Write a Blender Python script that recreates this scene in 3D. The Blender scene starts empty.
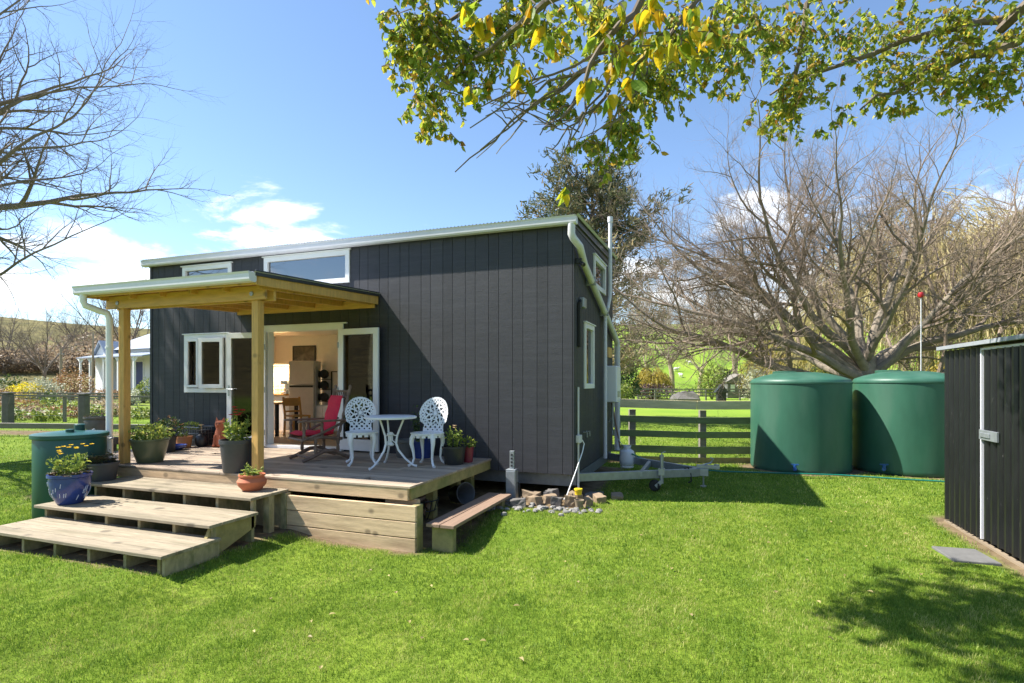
import bpy, bmesh, math, random
import numpy as np
from mathutils import Vector, Matrix, Quaternion

S = bpy.context.scene
COL = S.collection
R = math.radians
CX, CY, EYE, F = 2.0, -8.22, 1.8, 550.0
CA, SA = math.cos(R(20)), math.sin(R(20))
HZ = 382.0

# ------------------------------------------------------------------ places
def W(X, D, z=0.0):
    """lateral X and depth D (metres from the photographer) -> world"""
    return Vector((CX + CA*X - SA*D, CY + SA*X + CA*D, z))
def dep(px, D, z=0.0):
    return W((px-512)/F*D, D, z)
def gp(px, py, z=0.0):
    D = F*(EYE-z)/(py-HZ)
    return dep(px, D, z)
def pz(px, py, D):
    return dep(px, D, EYE + (HZ-py)/F*D)
def sst(a, b, x):
    t = np.clip((np.asarray(x, float)-a)/(b-a), 0, 1)
    return t*t*(3-2*t)
def noise2(x, y):
    return (np.sin(x*1.0+1.3)*np.cos(y*1.17+.4) + .5*np.sin(x*2.3+y*1.1+2.) + .3*np.cos(x*3.9-y*3.1+.7))/1.8
def height(x, y):
    x = np.asarray(x, float); y = np.asarray(y, float)
    X = CA*(x-CX)+SA*(y-CY); D = -SA*(x-CX)+CA*(y-CY)
    d = np.hypot(X, D)
    az = np.degrees(np.arctan2(X, D))
    h = -(.06+.11*sst(-3.1,-2.3,x))*sst(1.4, -.8, x)*sst(-1.0, -2.4, y)*sst(-9, -6, x)
    h = h - .1*sst(11.2, 13, D)*sst(1, 3, X)
    left = sst(0, -12, az)*sst(-150, -120, az)
    h = h + left*.022*np.clip(d-15, 0, 45)
    base = 13.5 + 6*sst(-25, 15, az)*sst(100, 60, az) + 6.0*sst(60, 120, np.abs(az)) + 1.5*np.sin(np.radians(az*5)) + .8*np.sin(np.radians(az*13+40))
    near = 68 + 18*np.sin(np.radians(az*3))
    hill = base*sst(near, near+115, d)
    hill = hill + noise2(x*.03, y*.03)*1.6*sst(80, 160, d)
    und = .018*noise2(x*.9, y*.9)*sst(2, 5, d)*sst(60, 20, d)
    return h + hill + und
def hz(x, y): return float(height(x, y))

# ------------------------------------------------------------------ mesh builder
class MB:
    def __init__(s): s.v=[]; s.f=[]
    def add(s, vs, fs):
        o=len(s.v); s.v.extend([tuple(p) for p in vs]); s.f.extend([tuple(i+o for i in f) for f in fs]); return s
    def box(s, x0,x1,y0,y1,z0,z1):
        return s.add([(x0,y0,z0),(x1,y0,z0),(x1,y1,z0),(x0,y1,z0),(x0,y0,z1),(x1,y0,z1),(x1,y1,z1),(x0,y1,z1)],
            [(3,2,1,0),(4,5,6,7),(0,1,5,4),(1,2,6,5),(2,3,7,6),(3,0,4,7)])
    def bar(s, p, q, w, h, up=(0,0,1)):
        p=Vector(p); q=Vector(q); d=(q-p).normalized(); u=Vector(up)
        if abs(d.dot(u))>.98: u=Vector((0,1,0))
        a=d.cross(u).normalized()*w/2; b=a.cross(d).normalized()*h/2
        vs=[p-a-b,p+a-b,p+a+b,p-a+b,q-a-b,q+a-b,q+a+b,q-a+b]
        return s.add(vs,[(0,1,2,3),(7,6,5,4),(1,0,4,5),(2,1,5,6),(3,2,6,7),(0,3,7,4)])
    def tube(s, pts, r, n=8, cap=True):
        pts=[Vector(p) for p in pts]; m=len(pts)
        rr=list(r) if hasattr(r,'__len__') else [r]*m
        o=len(s.v); t=(pts[1]-pts[0]).normalized()
        u=t.orthogonal().normalized()
        for i in range(m):
            t=(pts[min(i+1,m-1)]-pts[max(i-1,0)])
            if t.length<1e-9: t=Vector((0,0,1))
            t.normalize()
            u=(u-t*u.dot(t))
            if u.length<1e-6: u=t.orthogonal()
            u.normalize(); w=t.cross(u)
            for k in range(n):
                a=2*math.pi*k/n; c=u*(math.cos(a)*rr[i])+w*(math.sin(a)*rr[i])+pts[i]
                s.v.append((c.x,c.y,c.z))
        for i in range(m-1):
            for k in range(n):
                a=o+i*n+k; b=o+i*n+(k+1)%n
                s.f.append((a,b,b+n,a+n))
        if cap:
            s.f.append(tuple(o+k for k in range(n-1,-1,-1))); s.f.append(tuple(o+(m-1)*n+k for k in range(n)))
        return s
    def lathe(s, prof, n=28, c=(0,0,0)):
        o=len(s.v); m=len(prof)
        for r,z in prof:
            for k in range(n):
                a=2*math.pi*k/n; s.v.append((c[0]+r*math.cos(a),c[1]+r*math.sin(a),c[2]+z))
        for i in range(m-1):
            for k in range(n):
                a=o+i*n+k; b=o+i*n+(k+1)%n; s.f.append((a,b,b+n,a+n))
        s.f.append(tuple(o+k for k in range(n-1,-1,-1))); s.f.append(tuple(o+(m-1)*n+k for k in range(n)))
        return s
    def prism(s, poly, axis, a, b):
        """poly of 2-D points extruded along axis from a to b"""
        n=len(poly)
        def P(p,t): return {'x':(t,p[0],p[1]),'y':(p[0],t,p[1]),'z':(p[0],p[1],t)}[axis]
        return s.add([P(p,a) for p in poly]+[P(p,b) for p in poly],
            [tuple(range(n-1,-1,-1)),tuple(range(n,2*n))]+[(i,(i+1)%n,n+(i+1)%n,n+i) for i in range(n)])
    def blob(s, c, rx, ry, rz, rng, rough=.18, nu=8, nv=5):
        o=len(s.v)
        for j in range(nv+1):
            th=math.pi*j/nv
            for i in range(nu):
                ph=2*math.pi*i/nu; k=1+rng.uniform(-rough,rough)
                s.v.append((c[0]+rx*k*math.sin(th)*math.cos(ph),c[1]+ry*k*math.sin(th)*math.sin(ph),c[2]+rz*k*math.cos(th)))
        for j in range(nv):
            for i in range(nu):
                a=o+j*nu+i; b=o+j*nu+(i+1)%nu; s.f.append((a,a+nu,b+nu,b))
        return s
    def build(s, name, m, parent=None, smooth=False, bevel=0, loc=None, rot=None):
        me=bpy.data.meshes.new(name); me.from_pydata(s.v,[],s.f); me.materials.append(m)
        bm=bmesh.new(); bm.from_mesh(me); bmesh.ops.recalc_face_normals(bm, faces=bm.faces) if len(s.f)<60000 else None
        bm.to_mesh(me); bm.free()
        if smooth:
            me.shade_smooth(); me.set_sharp_from_angle(angle=R(40))
        o=bpy.data.objects.new(name,me); COL.objects.link(o)
        if parent is not None: o.parent=parent
        if loc is not None: o.location=loc
        if rot is not None: o.rotation_euler=rot
        if bevel:
            b=o.modifiers.new('bevel','BEVEL'); b.width=bevel; b.segments=2; b.limit_method='ANGLE'; b.angle_limit=R(50)
        return o

def tag(o, label=None, cat=None, group=None, kind=None):
    if label: o['label']=label
    if cat: o['category']=cat
    if group: o['group']=group
    if kind: o['kind']=kind
    return o
def thing(name, label, cat, loc=(0,0,0), rz=0, group=None):
    o=bpy.data.objects.new(name,None); o.empty_display_size=.2; COL.objects.link(o)
    o.location=loc; o.rotation_euler=(0,0,rz)
    return tag(o,label,cat,group)
def copy_tree(o, loc=None, rz=None, sc=None, label=None, parent=None):
    c=o.copy(); COL.objects.link(c)
    if parent is not None: c.parent=parent
    if loc is not None: c.location=loc
    if rz is not None: c.rotation_euler=(0,0,rz)
    if sc is not None: c.scale=sc
    if label: c['label']=label
    for ch in list(o.children): copy_tree(ch, parent=c)
    return c

# ------------------------------------------------------------------ materials
def newmat(name):
    m=bpy.data.materials.new(name); m.use_nodes=True
    nt=m.node_tree; nt.nodes.clear(); out=nt.nodes.new('ShaderNodeOutputMaterial')
    return m, nt, out
def N(nt, t, **kw):
    n=nt.nodes.new(t)
    for k,v in kw.items(): setattr(n,k,v)
    return n
def hexc(c): return (c[0],c[1],c[2],1)
def mul(c,k): return tuple(max(0,min(1,x*k)) for x in c)
def M(name, base, rough=.6, var=.15, scale=6, stretch=(1,1,1), bump=0, bscale=30, metallic=0, island=0, alt=None, altscale=2, altamt=.5, spec=.5, coat=0, alo=.48, ahi=.68, knots=0):
    m,nt,out=newmat(name); L=nt.links.new
    b=N(nt,'ShaderNodeBsdfPrincipled'); L(b.outputs[0],out.inputs[0])
    b.inputs['Roughness'].default_value=rough; b.inputs['Metallic'].default_value=metallic
    b.inputs['Specular IOR Level'].default_value=spec
    if coat: b.inputs['Coat Weight'].default_value=coat
    tc=N(nt,'ShaderNodeTexCoord'); mp=N(nt,'ShaderNodeMapping'); mp.inputs['Scale'].default_value=stretch
    L(tc.outputs['Object'],mp.inputs[0])
    nz=N(nt,'ShaderNodeTexNoise'); nz.inputs['Scale'].default_value=scale; nz.inputs['Detail'].default_value=6; nz.inputs['Roughness'].default_value=.65
    L(mp.outputs[0],nz.inputs['Vector'])
    rp=N(nt,'ShaderNodeValToRGB'); rp.color_ramp.elements[0].position=.28; rp.color_ramp.elements[1].position=.72
    rp.color_ramp.elements[0].color=hexc(mul(base,1-var)); rp.color_ramp.elements[1].color=hexc(mul(base,1+var))
    L(nz.outputs['Fac'],rp.inputs[0]); col=rp.outputs[0]
    if alt is not None:
        n2=N(nt,'ShaderNodeTexNoise'); n2.inputs['Scale'].default_value=altscale; n2.inputs['Detail'].default_value=5
        L(mp.outputs[0],n2.inputs['Vector'])
        r2=N(nt,'ShaderNodeMapRange'); r2.inputs[1].default_value=alo; r2.inputs[2].default_value=ahi; r2.inputs[4].default_value=altamt
        L(n2.outputs['Fac'],r2.inputs[0])
        mx=N(nt,'ShaderNodeMix',data_type='RGBA'); L(r2.outputs[0],mx.inputs[0]); L(col,mx.inputs[6]); mx.inputs[7].default_value=hexc(alt); col=mx.outputs[2]
    if knots:
        vo=N(nt,'ShaderNodeTexVoronoi'); vo.inputs['Scale'].default_value=knots; mk=N(nt,'ShaderNodeMapping'); mk.inputs['Scale'].default_value=(.75,1,1); L(tc.outputs['Object'],mk.inputs[0]); L(mk.outputs[0],vo.inputs['Vector'])
        rk=N(nt,'ShaderNodeMapRange',interpolation_type='SMOOTHSTEP'); rk.inputs[1].default_value=.20; rk.inputs[2].default_value=.08; rk.inputs[4].default_value=.72; L(vo.outputs['Distance'],rk.inputs[0])
        xk=N(nt,'ShaderNodeMix',data_type='RGBA'); L(rk.outputs[0],xk.inputs[0]); L(col,xk.inputs[6]); xk.inputs[7].default_value=hexc(mul(base,.28)); col=xk.outputs[2]
    if island:
        g=N(nt,'ShaderNodeNewGeometry'); mr=N(nt,'ShaderNodeMapRange'); mr.inputs[3].default_value=1-island; mr.inputs[4].default_value=1+island
        L(g.outputs['Random Per Island'],mr.inputs[0])
        vm=N(nt,'ShaderNodeVectorMath',operation='SCALE'); L(col,vm.inputs[0]); L(mr.outputs[0],vm.inputs['Scale']); col=vm.outputs[0]
    L(col,b.inputs['Base Color'])
    if bump:
        bn=N(nt,'ShaderNodeTexNoise'); bn.inputs['Scale'].default_value=bscale; bn.inputs['Detail'].default_value=5
        L(mp.outputs[0],bn.inputs['Vector'])
        bp=N(nt,'ShaderNodeBump'); bp.inputs['Strength'].default_value=bump; bp.inputs['Distance'].default_value=.01
        L(bn.outputs['Fac'],bp.inputs['Height']); L(bp.outputs[0],b.inputs['Normal'])
    return m
def leafmat(name, cols, trans=.45, rough=.5):
    """cols: list of (position, colour), picked per leaf"""
    m,nt,out=newmat(name); L=nt.links.new
    g=N(nt,'ShaderNodeNewGeometry'); rp=N(nt,'ShaderNodeValToRGB'); cr=rp.color_ramp
    cr.elements[0].position=cols[0][0]; cr.elements[0].color=hexc(cols[0][1])
    cr.elements[1].position=cols[-1][0]; cr.elements[1].color=hexc(cols[-1][1])
    for p,c in cols[1:-1]:
        e=cr.elements.new(p); e.color=hexc(c)
    L(g.outputs['Random Per Island'],rp.inputs[0])
    b=N(nt,'ShaderNodeBsdfPrincipled'); b.inputs['Roughness'].default_value=rough; b.inputs['Specular IOR Level'].default_value=.3
    t=N(nt,'ShaderNodeBsdfTranslucent'); mx=N(nt,'ShaderNodeMixShader'); mx.inputs[0].default_value=trans
    L(rp.outputs[0],b.inputs['Base Color']); L(rp.outputs[0],t.inputs['Color'])
    L(b.outputs[0],mx.inputs[1]); L(t.outputs[0],mx.inputs[2]); L(mx.outputs[0],out.inputs[0])
    return m
def glassmat(name, tint=(.9,.93,.95), refl=1.0):
    m,nt,out=newmat(name); L=nt.links.new
    fr=N(nt,'ShaderNodeFresnel'); fr.inputs['IOR'].default_value=refl
    tr=N(nt,'ShaderNodeBsdfTransparent'); tr.inputs[0].default_value=hexc(tint)
    gl=N(nt,'ShaderNodeBsdfGlossy'); gl.inputs['Roughness'].default_value=.01
    mx=N(nt,'ShaderNodeMixShader'); L(fr.outputs[0],mx.inputs[0]); L(tr.outputs[0],mx.inputs[1]); L(gl.outputs[0],mx.inputs[2]); L(mx.outputs[0],out.inputs[0])
    return m
def emit(name, col, k):
    m,nt,out=newmat(name); e=N(nt,'ShaderNodeEmission'); e.inputs[0].default_value=hexc(col); e.inputs[1].default_value=k
    nt.links.new(e.outputs[0],out.inputs[0]); return m

m_clad=M('charcoal stained cladding',(.032,.032,.038),.58,.22,5,(1,1,14),bump=.35,bscale=14,island=.12,alt=(.050,.050,.058),altscale=1.2,altamt=.5)
m_cladback=M('dark cladding groove',(.012,.012,.013),.8,.1)
m_white=M('white painted aluminium',(.78,.78,.77),.35,.03)
m_cream=M('cream gutter steel',(.70,.69,.74),.4,.05)
m_pipe=M('pale grey pvc pipe',(.64,.63,.63),.4,.06)
m_iron=M('pale corrugated iron',(.48,.50,.52),.35,.1)
m_flash=M('charcoal flashing',(.04,.042,.046),.4,.1)
m_glass=glassmat('window glass',(.55,.58,.60),1.6); m_glasshi=glassmat('loft window glass',(.35,.38,.42),3.2)
m_galv=M('galvanised steel',(.36,.385,.40),.42,.16,9,metallic=.6)
m_steel=M('dark chassis steel',(.18,.19,.2),.5,.2,8,metallic=.5)
m_pine=M('honey pine framing',(.62,.365,.105),.6,.2,4,(9,9,1.2),island=.1,bump=.15,knots=4)
m_pineh=M('honey pine beam',(.62,.375,.115),.6,.2,4,(1,9,9),island=.14,bump=.1,knots=4)
m_deck=M('weathered deck boards',(.37,.285,.205),.75,.24,5,(.8,9,9),bump=.25,bscale=18,island=.2,alt=(.20,.155,.115),altscale=1.0,altamt=.55,knots=3)
m_tread=M('weathered step boards',(.30,.245,.165),.8,.26,5,(.9,9,9),bump=.3,bscale=16,island=.14,alt=(.17,.145,.085),altscale=1.1,altamt=.7,knots=3)
m_riser=M('mossy step framing',(.36,.295,.16),.85,.3,6,(4,4,2),bump=.2,island=.15,alt=(.10,.12,.035),altscale=1.6,altamt=.7)
m_ret=M('knotty retaining boards',(.60,.425,.25),.8,.22,4,(.8,8,8),bump=.25,bscale=16,island=.14,alt=(.24,.15,.075),altscale=1.6,altamt=.5,knots=4.2)
m_mossw=M('green mossy timber',(.30,.245,.095),.85,.25,5,(2,2,2),bump=.2,alt=(.12,.15,.04),altscale=1.5,altamt=.7)
m_bench=M('brown bench planks',(.26,.17,.115),.75,.2,5,(9,.8,9),bump=.2,island=.1)
m_fgreen=M('mossy green fence rail',(.16,.20,.09),.85,.25,4,(1,1,5),bump=.2,alt=(.06,.085,.045),altscale=1,altamt=.6)
m_fpale_sun=M('pale fence board with sun tone',(.78,.66,.38),.85,.2,4,(1,1,5),bump=.2,alt=(.5,.45,.22),altscale=1,altamt=.6)  # pale sawn wood, lightened further in place of sunlight that misses the board
m_fgrey=M('grey weathered fence timber',(.20,.18,.15),.85,.2,4,(1,1,5),bump=.2)
m_tank=M('green polyethylene tank',(.031,.112,.070),.46,.22,1.6,(1,1,.35),alt=(.075,.15,.105),altscale=2.2,altamt=.45,spec=.45)
m_bin=M('dark teal polyethylene',(.010,.075,.065),.38,.1,2)
m_shed=M('black ribbed steel',(.010,.010,.011),.36,.4,3,(4,4,1),alt=(.17,.165,.155),altscale=11,altamt=.8,spec=.6,alo=.70,ahi=.78,bump=.15,bscale=3)
m_shedroof=M('grey steel roof sheet',(.30,.32,.34),.4,.1)
m_sill=M('pale timber sill',(.25,.195,.13),.8,.2,4,(5,.6,5))
m_concrete=M('grey concrete slab',(.14,.137,.13),.9,.15,8,bump=.2)
m_stone=M('tan stone',(.26,.19,.12),.9,.3,5,bump=.5,bscale=14,alt=(.14,.11,.07),altscale=3)
m_greystone=M('dark grey stone',(.13,.12,.11),.9,.25,6,bump=.5,bscale=20)
m_pebble=M('pale grey pebble',(.22,.21,.195),.8,.15,8,bump=.3,island=.25)
m_castw=M('white cast aluminium',(.74,.75,.76),.42,.05,8)
m_red=M('red cushion fabric',(.62,.018,.055),.85,.1,20,bump=.15,bscale=120)
m_oldwood=M('brown turned wood',(.17,.105,.07),.6,.25,6,(3,3,3),alt=(.27,.2,.15),altscale=3)
m_chairw=M('amber chair wood',(.42,.21,.05),.5,.15,5)
m_olive=M('olive glazed pot',(.10,.115,.06),.3,.12,4)
m_blackpot=M('black plastic pot',(.022,.023,.024),.42,.1,4)
m_slate=M('slate grey pot',(.05,.052,.056),.5,.15,6)
m_bluepot=M('cobalt glazed pot',(.03,.055,.22),.18,.3,5,spec=.6)
m_dash=M('pale glaze dash',(.55,.6,.75),.25,.1)
m_terra=M('terracotta',(.46,.135,.06),.75,.14,6,bump=.1)
m_orange=M('orange clay pot',(.44,.19,.07),.7,.12,6)
m_soil=M('potting soil',(.045,.032,.022),.95,.4,20,bump=.6)
m_wire=M('grey wire',(.25,.26,.26),.4,.1,metallic=.5)
m_black=M('black rubber',(.018,.018,.018),.6,.1)
m_yellow=M('yellow plastic',(.75,.52,.02),.4,.05)
m_bluev=M('blue valve plastic',(.02,.09,.30),.35,.1)
m_hose=M('green hose',(.01,.16,.12),.4,.1)
m_redp=M('red float',(.4,.015,.015),.4,.05)
m_wall_in=M('cream interior wall',(.84,.79,.73),.8,.04)
m_floor_in=M('interior timber floor',(.32,.2,.11),.5,.2,4,(1,9,1))
m_tile=M('warm white splashback tile',(.7,.62,.45),.3,.04)
m_fridge=M('brushed fridge steel',(.52,.50,.46),.35,.06,metallic=.4)
m_pict=M('dark landscape print',(.07,.055,.035),.4,.8,7,alt=(.20,.16,.09),altscale=5,altamt=.8)
m_led=emit('warm strip lamp',(1,.62,.22),6)
m_cwhite=M('white cottage weatherboard',(.82,.82,.80),.6,.04,8)
m_croof=M('pale blue cottage roof',(.27,.31,.37),.45,.1,2)
m_dark=M('dark opening',(.02,.02,.022),.6,.1)
m_bluedoor=M('blue cottage door',(.03,.05,.17),.4,.1)
m_bark=M('grey brown bark',(.15,.115,.085),.9,.3,4,(3,3,1),bump=.6,bscale=10,alt=(.25,.215,.17),altscale=1.5,altamt=.6)
m_barkl=M('lichen grey twig bark',(.25,.19,.14),.9,.25,2)
m_barkd=M('dark twig bark',(.19,.15,.115),.9,.25,2)
m_barkt=M('tan twig bark',(.36,.28,.19),.9,.3,1)
m_barkp=M('pale smooth bark',(.27,.225,.17),.85,.25,9,(1,1,1),bump=.2,alt=(.13,.11,.085),altscale=5,altamt=.6)
m_over=leafmat('overhanging leaves',[(0,(.16,.25,.035)),(.35,(.27,.345,.05)),(.62,(.40,.43,.06)),(.84,(.52,.48,.065)),(.95,(.66,.42,.06)),(1,(.42,.20,.05))],.68)
m_overy=leafmat('yellowing leaves',[(0,(.16,.28,.03)),(.45,(.34,.40,.03)),(.7,(.62,.50,.02)),(1,(.74,.42,.02))],.6)
m_pinel=leafmat('conifer sprays',[(0,(.06,.08,.042)),(.5,(.10,.12,.055)),(.8,(.19,.17,.075)),(1,(.28,.20,.10))],.35)
m_pineb=leafmat('brown conifer sprays',[(0,(.32,.24,.14)),(.6,(.45,.36,.2)),(1,(.32,.32,.15))],.45)
m_willow=leafmat('yellow willow shoots',[(0,(.26,.21,.05)),(.5,(.40,.32,.05)),(1,(.55,.43,.06))],.35)
m_willowt=leafmat('tan willow shoots',[(0,(.32,.25,.12)),(.6,(.44,.36,.16)),(1,(.55,.46,.19))],.4)
m_bushg=leafmat('dark bush leaves',[(0,(.03,.06,.018)),(.6,(.06,.10,.025)),(1,(.11,.15,.04))],.3)
m_bushl=leafmat('lime bush leaves',[(0,(.10,.16,.03)),(.6,(.20,.25,.04)),(1,(.33,.33,.07))],.35)
m_bushy=leafmat('yellow blossom',[(0,(.35,.36,.03)),(.4,(.66,.52,.02)),(1,(.78,.62,.03))],.35)
m_busho=leafmat('russet bush leaves',[(0,(.20,.10,.05)),(.6,(.33,.18,.08)),(1,(.40,.27,.12))],.3)
m_bushp=leafmat('pale bush leaves',[(0,(.25,.27,.17)),(.6,(.42,.43,.30)),(1,(.55,.55,.42))],.3)
m_scrub=leafmat('brown scrub twigs',[(0,(.24,.175,.12)),(.6,(.33,.25,.17)),(1,(.40,.31,.2))],.5)
m_plum=leafmat('purple brown hedge',[(0,(.07,.04,.04)),(.6,(.13,.08,.075)),(1,(.18,.12,.10))],.2)
m_herb=leafmat('herb leaves',[(0,(.11,.18,.04)),(.5,(.25,.33,.06)),(1,(.48,.48,.10))],.4)
m_succ=leafmat('succulent leaves',[(0,(.14,.11,.05)),(.5,(.13,.16,.08)),(1,(.24,.16,.11))],.3)
m_flow=leafmat('yellow flower',[(0,(.75,.48,.01)),(1,(.85,.62,.02))],.3)
m_flor=leafmat('red flower',[(0,(.5,.02,.03)),(1,(.62,.06,.08))],.3)
m_flopale=leafmat('peach flower',[(0,(.8,.55,.35)),(1,(.8,.66,.45))],.3)
def grassmat():
    m,nt,out=newmat('grass blades'); L=nt.links.new
    g=N(nt,'ShaderNodeNewGeometry'); rp=N(nt,'ShaderNodeValToRGB'); cr=rp.color_ramp
    cols=[(0,(.095,.185,.016)),(.45,(.185,.295,.03)),(.8,(.32,.40,.055)),(1,(.50,.48,.16))]
    cr.elements[0].position=0; cr.elements[0].color=hexc(cols[0][1]); cr.elements[1].position=1; cr.elements[1].color=hexc(cols[-1][1])
    for q,c in cols[1:-1]: cr.elements.new(q).color=hexc(c)
    tc=N(nt,'ShaderNodeTexCoord'); fac=g.outputs['Random Per Island']
    for sc,amt in ((.7,.5),(3.5,.65),(14,.5)):
        n=N(nt,'ShaderNodeTexNoise'); n.inputs['Scale'].default_value=sc; n.inputs['Detail'].default_value=3; L(tc.outputs['Object'],n.inputs['Vector'])
        ma=N(nt,'ShaderNodeMath',operation='MULTIPLY_ADD'); L(n.outputs['Fac'],ma.inputs[0]); ma.inputs[1].default_value=amt*2; 
        sb=N(nt,'ShaderNodeMath',operation='SUBTRACT'); L(fac,sb.inputs[0]); sb.inputs[1].default_value=amt; L(sb.outputs[0],ma.inputs[2]); fac=ma.outputs[0]
    ms=N(nt,'ShaderNodeMapping'); ms.inputs['Rotation'].default_value=(0,0,R(-24)); ms.inputs['Scale'].default_value=(2.2,.10,1); L(tc.outputs['Object'],ms.inputs[0])
    n=N(nt,'ShaderNodeTexNoise'); n.inputs['Scale'].default_value=1; n.inputs['Detail'].default_value=1; L(ms.outputs[0],n.inputs['Vector'])
    ma=N(nt,'ShaderNodeMath',operation='MULTIPLY_ADD'); L(n.outputs['Fac'],ma.inputs[0]); ma.inputs[1].default_value=1.1; sb=N(nt,'ShaderNodeMath',operation='SUBTRACT'); L(fac,sb.inputs[0]); sb.inputs[1].default_value=.55; L(sb.outputs[0],ma.inputs[2]); fac=ma.outputs[0]
    cp=N(nt,'ShaderNodeMath',operation='MULTIPLY_ADD',use_clamp=True); L(fac,cp.inputs[0]); cp.inputs[1].default_value=.85; cp.inputs[2].default_value=.05; L(cp.outputs[0],rp.inputs[0])
    b=N(nt,'ShaderNodeBsdfPrincipled'); b.inputs['Roughness'].default_value=.5; b.inputs['Specular IOR Level'].default_value=.35
    t=N(nt,'ShaderNodeBsdfTranslucent'); mx=N(nt,'ShaderNodeMixShader'); mx.inputs[0].default_value=.42
    L(rp.outputs[0],b.inputs['Base Color']); L(rp.outputs[0],t.inputs['Color']); L(b.outputs[0],mx.inputs[1]); L(t.outputs[0],mx.inputs[2]); L(mx.outputs[0],out.inputs[0])
    return m
m_grass=grassmat()
m_gas=M('white gas cylinder',(.74,.74,.72),.35,.04)
m_wool=M('cream wool',(.7,.66,.56),.9,.1)

def groundmat():
    m,nt,out=newmat('grassland'); L=nt.links.new
    b=N(nt,'ShaderNodeBsdfPrincipled'); b.inputs['Roughness'].default_value=.95; b.inputs['Specular IOR Level'].default_value=.1
    L(b.outputs[0],out.inputs[0])
    tc=N(nt,'ShaderNodeTexCoord')
    def noise(sc,lo,hi,det=5):
        n=N(nt,'ShaderNodeTexNoise'); n.inputs['Scale'].default_value=sc; n.inputs['Detail'].default_value=det
        L(tc.outputs['Object'],n.inputs['Vector'])
        r=N(nt,'ShaderNodeMapRange'); r.inputs[1].default_value=lo; r.inputs[2].default_value=hi; L(n.outputs['Fac'],r.inputs[0]); return r.outputs[0]
    def mix(f,a,c):
        x=N(nt,'ShaderNodeMix',data_type='RGBA')
        L(f,x.inputs[0])
        for s_,v in ((6,a),(7,c)):
            if isinstance(v,tuple): x.inputs[s_].default_value=hexc(v)
            else: L(v,x.inputs[s_])
        return x.outputs[2]
    lawn=mix(noise(1.2,.35,.65),(.115,.185,.018),(.195,.265,.03))
    lawn=mix(noise(14,.3,.7),mix(noise(40,.3,.7),(.06,.10,.01),(.10,.15,.015)),lawn)
    # far pasture: vertex attribute 'dry' and 'far' and 'dirt' painted from distance and place
    at=lambda nm: (lambda a: (setattr(a,'attribute_name',nm), a.outputs['Fac'])[1])(N(nt,'ShaderNodeAttribute'))
    past=mix(noise(.15,.35,.65),(.15,.25,.028),(.23,.32,.04))
    dry=mix(noise(.12,.35,.65),(.145,.125,.05),(.21,.17,.075))
    dry=mix(noise(.5,.45,.6),dry,(.10,.085,.04))
    col=mix(at('far'),lawn,past)
    col=mix(at('dry'),col,dry)
    dirt=mix(noise(5,.3,.7),(.10,.07,.04),(.22,.165,.095))
    ad=N(nt,'ShaderNodeMath',operation='MULTIPLY_ADD'); L(at('dirt'),ad.inputs[0]); ad.inputs[1].default_value=1.5
    L(noise(3,.9,.2),ad.inputs[2]); sb=N(nt,'ShaderNodeMath',operation='SUBTRACT',use_clamp=True); L(ad.outputs[0],sb.inputs[0]); sb.inputs[1].default_value=.7
    col=mix(sb.outputs[0],col,dirt)
    L(col,b.inputs['Base Color'])
    bp=N(nt,'ShaderNodeBump'); bp.inputs['Strength'].default_value=.5; bp.inputs['Distance'].default_value=.03
    L(noise(25,0,1),bp.inputs['Height']); L(bp.outputs[0],b.inputs['Normal'])
    return m
SHED_X, SHED_Y = 4.86, .40
def dirtmask(x,y):
    x=np.asarray(x,float); y=np.asarray(y,float)
    X = CA*(x-CX)+SA*(y-CY); D = -SA*(x-CX)+CA*(y-CY)
    def boxm(x0,x1,y0,y1,e):
        return sst(x0-e,x0+e*.3,x)*sst(x1+e,x1-e*.3,x)*sst(y0-e,y0+e*.3,y)*sst(y1+e,y1-e*.3,y)
    d=boxm(-9,.15,-.7,3.5,.25)
    d=np.maximum(d,boxm(-5.9,-3.0,-4.4,0,.06)); d=np.maximum(d,boxm(-1.35,-.9,-2.4,-.2,.2)*.75)
    d=np.maximum(d,boxm(-8.1,-1.25,-2.68,0,.17))
    d=np.maximum(d,boxm(SHED_X-.09,SHED_X+.2,-3.5,SHED_Y+.25,.2))
    d=np.maximum(d,sst(12.55,12.85,D)*sst(13.3,13.05,D)*sst(1.5,2.2,X)*.9)
    for px,Dt,r in ((800.5,11.65,1.15),(904,11.4,1.15)):
        c=dep(px,Dt); q=np.hypot(x-c.x,y-c.y); d=np.maximum(d,sst(r+.15,r-.05,q))
    d=np.maximum(d,sst(16.5,17.2,D)*sst(18.5,17.8,D)*sst(-5,-7,X)*.8)
    return d

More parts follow.
